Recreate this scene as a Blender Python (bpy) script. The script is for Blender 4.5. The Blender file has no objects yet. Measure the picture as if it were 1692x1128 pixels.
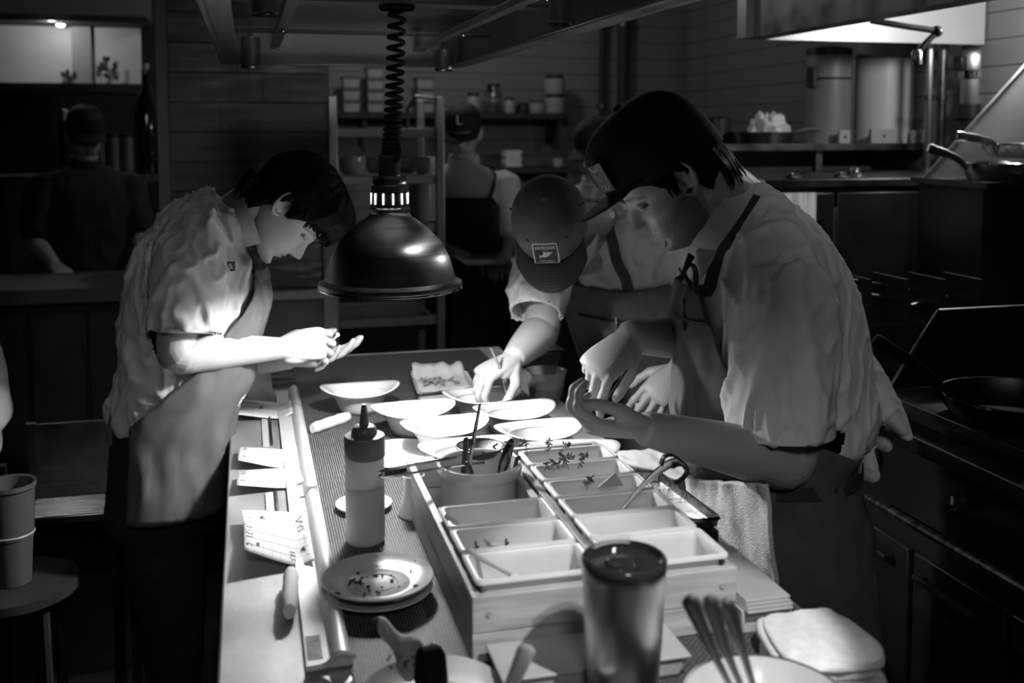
import bpy, bmesh, math, random
import numpy as np
from mathutils import Vector, Matrix, noise

random.seed(7)
SC = bpy.context.scene
COL = SC.collection

# ------------------------------------------------------------------ camera
F, CX, HOR = 1700.0, 846.0, 212.0          # focal length in pixels, principal column, horizon row (1692x1128 frame)
PITCH = math.radians(4.5)
CY = HOR + F * math.tan(PITCH)
YAW = math.atan(439.0 / math.hypot(F, F * math.tan(PITCH)))
CAM = np.array([0.0, 0.0, 1.62])
FW = np.array([math.sin(YAW) * math.cos(PITCH), math.cos(YAW) * math.cos(PITCH), -math.sin(PITCH)])
RT = np.array([math.cos(YAW), -math.sin(YAW), 0.0])
UP = np.cross(RT, FW)
cam_d = bpy.data.cameras.new('camera')
cam_d.sensor_width = 36.0
cam_d.lens = F / 1692.0 * 36.0
cam_d.shift_y = -(564.0 - CY) / 1692.0
cam_d.clip_start = 0.05
cam_d.dof.use_dof = True
cam_d.dof.focus_distance = 2.05
cam_d.dof.aperture_fstop = 3.2
cam = bpy.data.objects.new('camera', cam_d)
COL.objects.link(cam)
cam.matrix_world = Matrix(((RT[0], UP[0], -FW[0], CAM[0]), (RT[1], UP[1], -FW[1], CAM[1]), (RT[2], UP[2], -FW[2], CAM[2]), (0, 0, 0, 1)))
SC.camera = cam

# ------------------------------------------------------------------ world, exposure
w = bpy.data.worlds.new('kitchen_air'); SC.world = w; w.use_nodes = True
w.node_tree.nodes['Background'].inputs[0].default_value = (1, 1, 1, 1)
w.node_tree.nodes['Background'].inputs[1].default_value = 0.004
SC.view_settings.view_transform = 'Standard'
SC.view_settings.look = 'None'
SC.view_settings.exposure = 0.15
SC.view_settings.gamma = 1.0
SC.view_settings.use_curve_mapping = False


def lamp_light(name, kind, loc, energy, target=None, size=0.05, angle=60, blend=0.4, parent=None):
    d = bpy.data.lights.new(name, kind)
    d.energy = energy
    if kind == 'AREA':
        d.shape = 'DISK'; d.size = size
    else:
        d.shadow_soft_size = size
    if kind == 'SPOT':
        d.spot_size = math.radians(angle); d.spot_blend = blend
    o = bpy.data.objects.new(name, d)
    COL.objects.link(o)
    o.location = loc
    if target is not None:
        o.rotation_euler = (Vector(target) - Vector(loc)).to_track_quat('-Z', 'Y').to_euler()
    return o


# heat lamp over the pass, spot cans of the overhead fixture, hood lamps over the range, added fill spot behind the camera
LAMP = (0.275, 2.05)
lamp_light('heat_lamp_light', 'POINT', (LAMP[0], LAMP[1], 1.345), 17.5, size=0.03)
lamp_light('can_light_plates', 'SPOT', (0.545, 1.75, 1.795), 6.0, (0.44, 2.32, 0.95), 0.02, 52, 0.5)
lamp_light('can_light_station', 'SPOT', (0.60, 0.70, 1.80), 46.0, (0.50, 1.20, 0.97), 0.012, 31, 0.35)
lamp_light('can_light_far', 'SPOT', (0.02, 3.0, 1.79), 4.0, (0.15, 2.9, 0.9), 0.02, 70, 0.5)
lamp_light('hood_light', 'POINT', (2.62, 2.95, 2.06), 15.0, size=0.06)
lamp_light('pantry_light', 'POINT', (0.9, 5.2, 2.75), 16.0, size=0.15)
lamp_light('shelf_spot', 'POINT', (-0.98, 5.9, 2.18), 3.2, size=0.03)
lamp_light('shirt_fill_light', 'SPOT', (0.1, -1.0, 2.75), 58.0, (0.66, 2.1, 1.50), 0.25, 46, 0.6)  # unseen spot added to brighten the cooks' shirts, no lamp body


def ray(px, py):
    return FW + RT * (px - CX) / F + UP * (CY - py) / F
def at(px, py, Y):
    d = ray(px, py); return CAM + d * (Y / d[1])
def atz(px, py, Z):
    d = ray(px, py); return CAM + d * ((Z - CAM[2]) / d[2])
def atx(px, py, X):
    d = ray(px, py); return CAM + d * (X / d[0])
V3 = lambda *a: np.array(a, dtype=float)
def nrm(v):
    v = np.asarray(v, float); return v / (np.linalg.norm(v) + 1e-12)

# ------------------------------------------------------------------ materials
MATS = {}
def mat(name, v, rough=0.5, metal=0.0, nz=None, bump=None, stretch=None, alpha=None, trans=0.0, coat=0.0, spec=0.5, emit=0.0, sheen=0.0):
    if name in MATS: return MATS[name]
    m = bpy.data.materials.new(name); m.use_nodes = True
    nt = m.node_tree; b = nt.nodes['Principled BSDF']
    b.inputs['Base Color'].default_value = (v, v, v, 1)
    b.inputs['Roughness'].default_value = rough
    b.inputs['Metallic'].default_value = metal
    b.inputs['Specular IOR Level'].default_value = spec
    b.inputs['Transmission Weight'].default_value = trans
    b.inputs['Coat Weight'].default_value = coat
    b.inputs['Sheen Weight'].default_value = sheen
    if alpha is not None: b.inputs['Alpha'].default_value = alpha
    if emit:
        b.inputs['Emission Color'].default_value = (1, 1, 1, 1); b.inputs['Emission Strength'].default_value = emit
    tc = nt.nodes.new('ShaderNodeTexCoord'); mp = nt.nodes.new('ShaderNodeMapping')
    nt.links.new(tc.outputs['Object'], mp.inputs['Vector'])
    if stretch: mp.inputs['Scale'].default_value = stretch
    if nz:                       # (scale, amount[, rough amount])
        t = nt.nodes.new('ShaderNodeTexNoise'); t.inputs['Scale'].default_value = nz[0]; t.inputs['Detail'].default_value = 5
        nt.links.new(mp.outputs[0], t.inputs['Vector'])
        r = nt.nodes.new('ShaderNodeMapRange')
        r.inputs['From Min'].default_value = 0.3; r.inputs['From Max'].default_value = 0.7
        r.inputs['To Min'].default_value = max(0, v * (1 - nz[1])); r.inputs['To Max'].default_value = min(1, v * (1 + nz[1]))
        nt.links.new(t.outputs[0], r.inputs['Value'])
        cc = nt.nodes.new('ShaderNodeCombineColor')
        for k in range(3): nt.links.new(r.outputs[0], cc.inputs[k])
        nt.links.new(cc.outputs[0], b.inputs['Base Color'])
        if len(nz) > 2:
            r2 = nt.nodes.new('ShaderNodeMapRange')
            r2.inputs['From Min'].default_value = 0.3; r2.inputs['From Max'].default_value = 0.7
            r2.inputs['To Min'].default_value = max(0.03, rough - nz[2]); r2.inputs['To Max'].default_value = min(1, rough + nz[2])
            nt.links.new(t.outputs[0], r2.inputs['Value']); nt.links.new(r2.outputs[0], b.inputs['Roughness'])
    if bump:                     # (scale, strength, distance)
        t = nt.nodes.new('ShaderNodeTexNoise'); t.inputs['Scale'].default_value = bump[0]; t.inputs['Detail'].default_value = 3
        nt.links.new(mp.outputs[0], t.inputs['Vector'])
        bp = nt.nodes.new('ShaderNodeBump'); bp.inputs['Strength'].default_value = bump[1]; bp.inputs['Distance'].default_value = bump[2]
        nt.links.new(t.outputs[0], bp.inputs['Height']); nt.links.new(bp.outputs[0], b.inputs['Normal'])
    MATS[name] = m
    return m

STEEL = mat('brushed_steel', 0.55, 0.28, 1.0, (6, 0.25, 0.08), stretch=(1, 14, 1))
STEELV = mat('brushed_steel_vertical', 0.6, 0.32, 1.0)
STEELC = mat('worn_steel_top', 0.5, 0.45, 0.55, (5, 0.35, 0.12), (60, 0.15, 0.002), stretch=(1.5, 1, 1))
CHROME = mat('polished_steel', 0.65, 0.12, 1.0)
LAMPST = mat('spun_aluminium', 0.5, 0.30, 1.0, (3, 0.15, 0.05), stretch=(1, 1, 30))
for _m in (LAMPST, STEELV):
    _n = _m.node_tree; _t = _n.nodes.new('ShaderNodeTangent'); _t.direction_type = 'RADIAL'; _t.axis = 'Z'
    _n.nodes['Principled BSDF'].inputs['Anisotropic'].default_value = 0.75
    _n.links.new(_t.outputs[0], _n.nodes['Principled BSDF'].inputs['Tangent'])
DSTEEL = mat('dark_steel', 0.14, 0.4, 1.0, (8, 0.4, 0.1))
BLACKM = mat('black_enamel', 0.02, 0.35, 0.0, (6, 0.4))
BLACKP = mat('black_plastic', 0.018, 0.4)
RUBBER = mat('black_rubber', 0.012, 0.7)
PORC = mat('white_porcelain', 0.68, 0.18, 0, (20, 0.02), coat=0.3)
PORCG = mat('grey_porcelain', 0.5, 0.22, 0, (18, 0.05), coat=0.3)
PLASTW = mat('white_plastic', 0.62, 0.42, 0, (30, 0.03))
PLASTG = mat('cream_plastic', 0.42, 0.45, 0, (14, 0.08))
CAPG = mat('grey_plastic_cap', 0.14, 0.4)
PAPER = mat('ticket_paper', 0.66, 0.8, 0, (40, 0.04))
INK = mat('ink', 0.03, 0.7)
WOOD = mat('pale_wood', 0.42, 0.55, 0, (7, 0.30), (40, 0.25, 0.001), stretch=(1, 1, 9))
WOODH = mat('wood_side', 0.36, 0.55, 0, (7, 0.3), (40, 0.25, 0.001), stretch=(8, 0.6, 8))
WOODD = mat('dark_stained_plank', 0.065, 0.42, 0, (5, 0.7, 0.15), (30, 0.3, 0.002), stretch=(0.8, 1, 5))
TERRY = mat('terry_cloth', 0.78, 0.95, 0, (60, 0.10), (420, 0.9, 0.004), sheen=0.3)
LINEN = mat('white_napkin', 0.75, 0.9, 0, (30, 0.05), (180, 0.3, 0.001))
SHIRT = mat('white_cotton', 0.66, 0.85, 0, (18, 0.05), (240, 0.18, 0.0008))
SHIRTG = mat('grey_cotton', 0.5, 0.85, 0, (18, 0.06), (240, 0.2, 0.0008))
APRON = mat('grey_canvas', 0.12, 0.9, 0, (24, 0.15), (500, 0.4, 0.0008))
APRONL = mat('light_grey_canvas', 0.115, 0.9, 0, (24, 0.12), (500, 0.4, 0.0008))
APROND = mat('dark_canvas', 0.06, 0.9, 0, (24, 0.2), (500, 0.4, 0.0008))
STRAP = mat('dark_strap', 0.03, 0.8)
CLOTHD = mat('dark_cloth', 0.022, 0.9, 0, (20, 0.3))
TROUSR = mat('grey_trouser_cloth', 0.015, 0.9, 0, (20, 0.2), (300, 0.3, 0.001))
HAIR = mat('black_hair', 0.007, 0.55, 0, (60, 0.5), (160, 0.8, 0.002), stretch=(1, 1, 0.15), spec=0.08)
CAPB = mat('black_felt_cap', 0.008, 0.8, 0, None, (300, 0.3, 0.0008))
CAPT = mat('grey_washed_cap', 0.11, 0.9, 0, (16, 0.3), (350, 0.4, 0.0008))
CAPV = mat('dark_cap_visor', 0.035, 0.85, 0, (20, 0.2), (350, 0.3, 0.0008))
PATCHG = mat('grey_patch', 0.16, 0.8)
THREAD = mat('white_thread', 0.7, 0.8)
GREEN = mat('green_herb', 0.10, 0.6, 0, (40, 0.5))
DICE = mat('diced_food', 0.5, 0.5, 0, (60, 0.6))
CRUMB = mat('dark_crumb', 0.03, 0.7)
BONE = mat('bone_handle_wood', 0.45, 0.5, 0, (20, 0.3), (60, 0.3, 0.001))
BULB = mat('lamp_bulb', 0.9, 0.4, emit=30.0)
GLOW = mat('shelf_bulb', 0.9, 0.4, emit=14.0)
SLOT = mat('lamp_slot_glow', 0.9, 0.5, emit=3.0)
FLOORM = mat('quarry_floor', 0.035, 0.4, 0, (4, 0.4, 0.1))
WALLW = mat('painted_boards', 0.20, 0.6, 0, (3, 0.12))
WALLD = mat('dark_wall', 0.03, 0.7, 0, (3, 0.3))
CEILM = mat('dark_ceiling', 0.02, 0.8)
CLEAR = mat('clear_plastic', 0.6, 0.15, 0, alpha=0.32)
SMOKE = mat('smoked_clear_lid', 0.02, 0.12, 0, coat=0.4)
FROST = mat('frosted_panel', 0.62, 0.6, 0, (3, 0.15))
GLASSD = mat('dark_glass', 0.01, 0.08, 0, coat=0.5)
DUCT = mat('white_canister', 0.62, 0.4, 0, (3, 0.1))
CONT = mat('translucent_tub', 0.35, 0.4, 0, (5, 0.2))

def mat_weave():
    m = bpy.data.materials.new('woven_bar_mat'); m.use_nodes = True; MATS['weave'] = m
    nt = m.node_tree; b = nt.nodes['Principled BSDF']; b.inputs['Roughness'].default_value = 0.6; b.inputs['Specular IOR Level'].default_value = 0.25
    tc = nt.nodes.new('ShaderNodeTexCoord'); mp = nt.nodes.new('ShaderNodeMapping')
    mp.inputs['Rotation'].default_value = (0, 0, math.pi / 2)
    nt.links.new(tc.outputs['Object'], mp.inputs[0])
    br = nt.nodes.new('ShaderNodeTexBrick'); br.inputs['Scale'].default_value = 55
    br.inputs['Color1'].default_value = (0.15, 0.15, 0.15, 1); br.inputs['Color2'].default_value = (0.11, 0.11, 0.11, 1)
    br.inputs['Mortar'].default_value = (0.003, 0.003, 0.003, 1)
    br.inputs['Mortar Size'].default_value = 0.055; br.inputs['Mortar Smooth'].default_value = 0.3
    br.inputs['Brick Width'].default_value = 0.5; br.inputs['Row Height'].default_value = 0.25
    nt.links.new(mp.outputs[0], br.inputs['Vector'])
    nt.links.new(br.outputs['Color'], b.inputs['Base Color'])
    bp = nt.nodes.new('ShaderNodeBump'); bp.inputs['Strength'].default_value = 0.7; bp.inputs['Distance'].default_value = 0.0015; bp.invert = True
    nt.links.new(br.outputs['Fac'], bp.inputs['Height']); nt.links.new(bp.outputs[0], b.inputs['Normal'])
    return m
WEAVE = mat_weave()

def mat_skin(name, v):
    m = bpy.data.materials.new(name); m.use_nodes = True; MATS[name] = m
    nt = m.node_tree; b = nt.nodes['Principled BSDF']; b.inputs['Roughness'].default_value = 0.48
    at_ = nt.nodes.new('ShaderNodeAttribute'); at_.attribute_name = 'tone'
    tc = nt.nodes.new('ShaderNodeTexCoord')
    n = nt.nodes.new('ShaderNodeTexNoise'); n.inputs['Scale'].default_value = 900; n.inputs['Detail'].default_value = 2
    nt.links.new(tc.outputs['Object'], n.inputs['Vector'])
    # tone.r: hair-like darkening (speckled), tone.g: plain darkening
    sep = nt.nodes.new('ShaderNodeSeparateColor'); nt.links.new(at_.outputs['Color'], sep.inputs[0])
    th = nt.nodes.new('ShaderNodeMapRange'); th.inputs['From Min'].default_value = 0.35; th.inputs['From Max'].default_value = 0.6
    nt.links.new(n.outputs[0], th.inputs['Value'])
    mu = nt.nodes.new('ShaderNodeMath'); mu.operation = 'MULTIPLY'; nt.links.new(th.outputs[0], mu.inputs[0]); nt.links.new(sep.outputs[0], mu.inputs[1])
    mx = nt.nodes.new('ShaderNodeMath'); mx.operation = 'MAXIMUM'; nt.links.new(mu.outputs[0], mx.inputs[0]); nt.links.new(sep.outputs[1], mx.inputs[1])
    mix = nt.nodes.new('ShaderNodeMix'); mix.data_type = 'RGBA'
    mix.inputs['A'].default_value = (v, v, v, 1); mix.inputs['B'].default_value = (0.02, 0.02, 0.02, 1)
    nt.links.new(mx.outputs[0], mix.inputs['Factor']); nt.links.new(mix.outputs['Result'], b.inputs['Base Color'])
    bp = nt.nodes.new('ShaderNodeBump'); bp.inputs['Strength'].default_value = 0.25; bp.inputs['Distance'].default_value = 0.001
    n2 = nt.nodes.new('ShaderNodeTexNoise'); n2.inputs['Scale'].default_value = 260
    nt.links.new(tc.outputs['Object'], n2.inputs['Vector']); nt.links.new(n2.outputs[0], bp.inputs['Height']); nt.links.new(bp.outputs[0], b.inputs['Normal'])
    return m
SKIN = mat_skin('skin', 0.44)
SKINB = mat_skin('skin_b', 0.36)

# ------------------------------------------------------------------ mesh builder
class MB:
    def __init__(s): s.v = []; s.f = []
    def add(s, v, f):
        o = len(s.v); s.v.extend([tuple(map(float, p)) for p in v]); s.f.extend([tuple(i + o for i in q) for q in f]); return s
    def box(s, c, d, rz=0.0, M=None, taper=1.0):
        x, y, z = d[0] / 2, d[1] / 2, d[2] / 2
        P = [(-x * taper, -y * taper, -z), (x * taper, -y * taper, -z), (x * taper, y * taper, -z), (-x * taper, y * taper, -z), (-x, -y, z), (x, -y, z), (x, y, z), (-x, y, z)]
        if rz:
            ca, sa = math.cos(rz), math.sin(rz); P = [(a * ca - b * sa, a * sa + b * ca, q) for a, b, q in P]
        if M is not None: P = [tuple(M @ Vector(p)) for p in P]
        P = [(a + c[0], b + c[1], q + c[2]) for a, b, q in P]
        return s.add(P, [(3, 2, 1, 0), (4, 5, 6, 7), (0, 1, 5, 4), (1, 2, 6, 5), (2, 3, 7, 6), (3, 0, 4, 7)])
    def span(s, a, b):
        return s.box([(a[i] + b[i]) / 2 for i in range(3)], [abs(b[i] - a[i]) for i in range(3)])
    def lathe(s, prof, n=40, c=(0, 0, 0), sx=1.0, sy=1.0, cap=False):
        V = []; Fc = []
        for r, z in prof:
            for k in range(n):
                t = 2 * math.pi * k / n; V.append((c[0] + r * math.cos(t) * sx, c[1] + r * math.sin(t) * sy, c[2] + z))
        for i in range(len(prof) - 1):
            for k in range(n):
                k2 = (k + 1) % n; Fc.append((i * n + k, i * n + k2, (i + 1) * n + k2, (i + 1) * n + k))
        if cap and prof[0][0] > 1e-6: Fc.append(tuple(reversed(range(n))))
        if cap and prof[-1][0] > 1e-6: Fc.append(tuple((len(prof) - 1) * n + k for k in range(n)))
        return s.add(V, Fc)
    def rings(s, R, cap=True, closed=True):
        n = len(R[0]); V = [p for r in R for p in r]; Fc = []
        for i in range(len(R) - 1):
            for k in range(n if closed else n - 1):
                k2 = (k + 1) % n; Fc.append((i * n + k, i * n + k2, (i + 1) * n + k2, (i + 1) * n + k))
        if cap and closed:
            Fc.append(tuple(reversed(range(n)))); Fc.append(tuple((len(R) - 1) * n + k for k in range(n)))
        return s.add(V, Fc)
    def tube(s, path, r, n=10, flat=1.0, side=None, cap=True, closed=False):
        P = [np.asarray(p, float) for p in path]; m = len(P); R = []
        rr = r if hasattr(r, '__len__') else [r] * m
        ref = np.asarray(side, float) if side is not None else None
        prev = None
        for i in range(m):
            if closed: t = nrm(P[(i + 1) % m] - P[i - 1])
            else: t = nrm(P[min(i + 1, m - 1)] - P[max(i - 1, 0)])
            if ref is not None: u = ref - t * (ref @ t)
            elif prev is None:
                a = V3(0, 0, 1) if abs(t[2]) < 0.9 else V3(1, 0, 0); u = a - t * (a @ t)
            else: u = prev - t * (prev @ t)
            u = nrm(u); prev = u; q = np.cross(t, u)
            R.append([P[i] + rr[i] * (math.cos(2 * math.pi * k / n) * u + flat * math.sin(2 * math.pi * k / n) * q) for k in range(n)])
        if closed: R.append(R[0])
        return s.rings(R, cap and not closed)
    def ellip(s, c, r, M=None, nu=16, nv=10):
        V = []; Fc = []
        for i in range(nv + 1):
            ph = math.pi * i / nv
            for k in range(nu):
                t = 2 * math.pi * k / nu
                p = Vector((r[0] * math.sin(ph) * math.cos(t), r[1] * math.sin(ph) * math.sin(t), -r[2] * math.cos(ph)))
                if M is not None: p = M @ p
                V.append((p[0] + c[0], p[1] + c[1], p[2] + c[2]))
        for i in range(nv):
            for k in range(nu):
                k2 = (k + 1) % nu; Fc.append((i * nu + k, i * nu + k2, (i + 1) * nu + k2, (i + 1) * nu + k))
        return s.add(V, Fc)
    def grid(s, fn, nu, nv, thick=None):
        V = [fn(i / (nu - 1), j / (nv - 1)) for j in range(nv) for i in range(nu)]
        Fc = [(j * nu + i, j * nu + i + 1, (j + 1) * nu + i + 1, (j + 1) * nu + i) for j in range(nv - 1) for i in range(nu - 1)]
        return s.add(V, Fc)
    def mesh(s, name, smooth=35):
        me = bpy.data.meshes.new(name); me.from_pydata(s.v, [], s.f); me.validate(); me.update()
        if smooth:
            me.polygons.foreach_set('use_smooth', [True] * len(me.polygons))
            if smooth < 180: me.set_sharp_from_angle(angle=math.radians(smooth))
        return me
    def build(s, name, material, parent=None, loc=None, rot=None, smooth=35, bevel=0.0, subsurf=0, solid=0.0, world=False):
        o = bpy.data.objects.new(name, s.mesh(name, smooth)); COL.objects.link(o)
        o.data.materials.append(material)
        if loc is not None: o.location = loc
        if rot is not None: o.rotation_euler = rot
        if parent is not None: o.parent = parent
        if world and parent is not None: o.matrix_parent_inverse = root_matrix(parent).inverted()
        if solid:
            md = o.modifiers.new('solid', 'SOLIDIFY'); md.thickness = solid; md.offset = 0
        if bevel:
            md = o.modifiers.new('bevel', 'BEVEL'); md.width = bevel; md.segments = 2; md.limit_method = 'ANGLE'; md.angle_limit = math.radians(40)
            md.harden_normals = False
        if subsurf:
            md = o.modifiers.new('sub', 'SUBSURF'); md.levels = subsurf; md.render_levels = subsurf
        return o

def root_matrix(o):
    m = Matrix.LocRotScale(o.location, o.rotation_euler, o.scale)
    if o.parent is not None: m = root_matrix(o.parent) @ o.matrix_parent_inverse @ m
    return m

def tag(o, label, cat, group=None, kind=None):
    o['label'] = label; o['category'] = cat
    if group: o['group'] = group
    if kind: o['kind'] = kind
    return o
def thing(name, label, cat, loc=(0, 0, 0), rz=0.0, group=None):
    o = bpy.data.objects.new(name, None); COL.objects.link(o); o.empty_display_size = 0.05
    o.location = loc; o.rotation_euler = (0, 0, rz)
    return tag(o, label, cat, group)
def struct(o, label=None):
    o['kind'] = 'structure'
    if label: o['label'] = label
    return o
def dup(root, loc=None, rz=None, label=None, group=None):
    r = root.copy(); COL.objects.link(r)
    if loc is not None: r.location = loc
    if rz is not None: r.rotation_euler = (0, 0, rz)
    if label: r['label'] = label
    if group: r['group'] = group
    for ch in list(root.children):
        c = ch.copy(); COL.objects.link(c); c.parent = r
        for g in list(ch.children):
            d = g.copy(); COL.objects.link(d); d.parent = c
    return r
def text_mesh(name, body, size, material, parent, M, depth=0.0004, align='CENTER'):
    cu = bpy.data.curves.new(name, 'FONT'); cu.body = body; cu.size = size; cu.extrude = depth; cu.align_x = align; cu.align_y = 'CENTER'
    tmp = bpy.data.objects.new('tmp_text', cu); COL.objects.link(tmp)
    dg = bpy.context.evaluated_depsgraph_get()
    me = bpy.data.meshes.new_from_object(tmp.evaluated_get(dg))
    bpy.data.objects.remove(tmp); bpy.data.curves.remove(cu)
    me.name = name; me.transform(M)
    o = bpy.data.objects.new(name, me); COL.objects.link(o); me.materials.append(material)
    if parent is not None:
        o.parent = parent; o.matrix_parent_inverse = root_matrix(parent).inverted()
    return o
def frame(o, x, y, z):
    return Matrix(((x[0], y[0], z[0], o[0]), (x[1], y[1], z[1], o[1]), (x[2], y[2], z[2], o[2]), (0, 0, 0, 1)))
def catmull(P, n):
    P = [np.asarray(p, float) for p in P]; out = []
    for i in range(len(P) - 1):
        a, b, c, d = P[max(i - 1, 0)], P[i], P[i + 1], P[min(i + 2, len(P) - 1)]
        for k in range(n):
            t = k / n
            out.append(0.5 * ((2 * b) + (c - a) * t + (2 * a - 5 * b + 4 * c - d) * t * t + (3 * b - a - 3 * c + d) * t ** 3))
    out.append(P[-1]); return out

# ================================================================== the setting
XL, XR, YB, YN, ZC = -3.4, 2.95, 6.6, -0.2, 2.9
struct(MB().span((XL, -1.6, -0.05), (XR + 0.6, YB, 0.0)).build('floor', FLOORM))
struct(MB().span((XL, YN, ZC), (XR, YB, ZC + 0.05)).build('ceiling', CEILM))
wl = struct(MB().span((XL - 0.05, YN, 0), (XL, YB, ZC)).build('wall_left', WALLD))
wb = struct(MB().span((XL, YB, 0), (XR, YB + 0.05, ZC)).build('wall_back', WALLD))
wr = struct(MB().span((XR, YN, 0), (XR + 0.05, YB, ZC)).build('wall_right', WALLD))
# painted boards, back wall (beyond the plank partition) and right wall
bm_ = MB().box((0, 0, 0), (2.75, 0.018, 0.104)).mesh('board')
bm_.materials.append(WALLW)
for i in range(17):
    o = bpy.data.objects.new('board', bm_); COL.objects.link(o); o.parent = wb
    o.location = (1.555, YB - 0.010 + 0.0015 * (i % 3), 1.06 + i * 0.108)
br_ = MB().box((0, 0, 0), (0.018, 3.4, 0.104)).mesh('board')
br_.materials.append(WALLW)
for i in range(17):
    o = bpy.data.objects.new('board', br_); COL.objects.link(o); o.parent = wr
    o.location = (XR - 0.010 - 0.0015 * (i % 3), 4.88, 1.06 + i * 0.108)
# conduits on the back wall
for px, r in ((995, 0.022), (1030, 0.04)):
    p = at(px, 120, YB - 0.06)
    t = MB(); t.lathe([(r, 0), (r, ZC - 1.3)], 14, (p[0], YB - 0.06, 1.3)); o = t.build('wall_pipe', WALLD)
    for zz in (1.75, 2.3): MB().lathe([(r + 0.008, 0), (r + 0.008, 0.03)], 14, (p[0], YB - 0.06, zz)).build('pipe_clamp', DSTEEL, o)
    tag(o, 'thin dark vertical pipe on the back wall' if px < 1000 else 'thick dark vertical pipe on the back wall', 'pipe')

# dark plank partition behind the left cook
YP = 4.45
x0, x1 = at(276, 200, YP)[0], at(545, 200, YP)[0]
pw = struct(MB().span((x0, YP + 0.02, 0), (x1, YP + 0.10, 2.35)).build('wall_partition', WALLD))
random.seed(3)
ph = 0.122
for r in range(19):
    z = 0.02 + r * ph
    cuts = [x0] + sorted(random.uniform(x0 + 0.12, x1 - 0.12) for _ in range(1)) + [x1]
    for a, b in zip(cuts[:-1], cuts[1:]):
        d = random.uniform(0, 0.006)
        MB().span((a + 0.0015, YP - d, z + 0.0015), (b - 0.0015, YP + 0.02, z + ph - 0.003)).build('plank', WOODD, pw, smooth=0)
o = MB().box((at(270, 200, YP - 0.06)[0], YP - 0.06, 1.3), (0.042, 0.06, 2.6)).build('support_post', mat('grey_post', 0.16, 0.5, 0.3))
tag(o, 'slim grey vertical post at the left end of the dark plank wall', 'post')

# ------------------------------------------------------------------ far left: lit niche, shelf, dark counter
YF = 6.2
a, b = at(-40, 45, YF), at(232, 45, YF)
zt, zb = at(100, 44, YF)[2], at(100, 141, YF)[2]
n = thing('lit_niche', 'bright frosted back panel of a lit display niche at upper left', 'niche', (0, 0, 0))
xs = [a[0], at(120, 90, YF)[0], at(152, 90, YF)[0], b[0]]
MB().span((xs[0], YF, zb), (xs[1] - 0.004, YF + 0.02, zt)).build('panel', FROST, n)
MB().span((xs[1], YF - 0.03, zb), (xs[2], YF + 0.02, zt)).build('upright', mat('niche_upright', 0.3, 0.6), n)
MB().span((xs[2] + 0.004, YF, zb), (xs[3], YF + 0.02, zt)).build('panel', FROST, n)
MB().span((xs[0], YF - 0.32, zb - 0.05), (xs[3] + 0.06, YF + 0.02, zb)).build('shelf_board', WOODD, n)
MB().span((xs[0], YF - 0.32, zt), (xs[3] + 0.06, YF + 0.02, zt + 0.035)).build('top_board', WALLD, n)
MB().span((xs[0], YF - 0.02, zt + 0.035), (xs[3] + 0.06, YF + 0.02, zt + 0.30)).build('fascia', mat('grey_fascia', 0.2, 0.6), n)
lp = at(100, 38, YF - 0.12)
dl = thing('downlight', 'small glowing downlight set under the top of the niche', 'lamp', tuple(lp))
MB().lathe([(0.03, 0.03), (0.034, 0.0), (0.03, -0.006)], 20).build('housing', DSTEEL, dl)
MB().lathe([(0.0, -0.022), (0.018, -0.016), (0.024, -0.004), (0.0, 0.0)], 16).build('bulb', GLOW, dl)
# stains on the panel (sprigs standing on the shelf)
random.seed(11)
for k, (px, hh) in enumerate(((110, 0.05), (166, 0.14), (180, 0.09))):
    t = thing('dried_sprig', ['short dried sprig standing on the niche shelf left of its upright', 'tallest dried sprig on the niche shelf just right of its upright', 'drooping dried sprig farthest right on the niche shelf'][k], 'plant', tuple(V3(at(px, 138, YF - 0.05)[0], YF - 0.05, zb)))
    s = MB(); s.tube([(0, 0, 0), (0.01, 0, hh * 0.6), (0.03 * (1 if k % 2 else -1), 0, hh)], 0.002, 5); s.build('stem', CRUMB, t)
    l = MB()
    for q in range(6):
        l.ellip((random.uniform(-0.02, 0.04), random.uniform(-0.01, 0.01), random.uniform(0.3, 1) * hh + 0.02), (0.012, 0.003, 0.02), Matrix.Rotation(random.uniform(-1, 1), 3, 'Y'), 8, 5)
    l.build('leaf', CRUMB, t)
# bottle at the end of the niche shelf
bp_ = at(241, 148, 5.6)
bt = thing('dark_bottle', 'tall dark glass bottle with a pale cap against the grey post', 'bottle', (bp_[0], 5.6, 1.39))
MB().lathe([(0.0, 0.0), (0.055, 0.0), (0.058, 0.02), (0.058, 0.30), (0.045, 0.37), (0.022, 0.43), (0.02, 0.53), (0.0, 0.53)], 24).build('glass', GLASSD, bt)
MB().lathe([(0.0, 0.53), (0.018, 0.53), (0.018, 0.56), (0.0, 0.56)], 16).build('cap', PLASTG, bt)
sh = thing('bottle_shelf', 'dark wooden shelf below the niche holding bottles and a candle', 'shelf', (0, 0, 0))
MB().span((at(-40, 230, 5.6)[0], 5.45, 1.35), (at(258, 230, 5.6)[0], 5.75, 1.388)).build('board', WOODD, sh)
for px in (0, 205): MB().box((at(px, 300, 5.6)[0], 5.62, 0.675), (0.04, 0.04, 1.35)).build('post', WALLD, sh)
cp = at(107, 200, 5.6)
cd = thing('pillar_candle', 'small white candle in a dark holder on the bottle shelf', 'candle', (cp[0], 5.6, 1.388))
MB().lathe([(0, 0), (0.035, 0), (0.03, 0.1), (0.024, 0.26), (0.03, 0.27), (0, 0.27)], 18).build('holder', GLASSD, cd)
MB().lathe([(0, 0.27), (0.016, 0.27), (0.016, 0.325), (0.0, 0.33)], 14).build('candle', PLASTW, cd)
random.seed(5)
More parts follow.
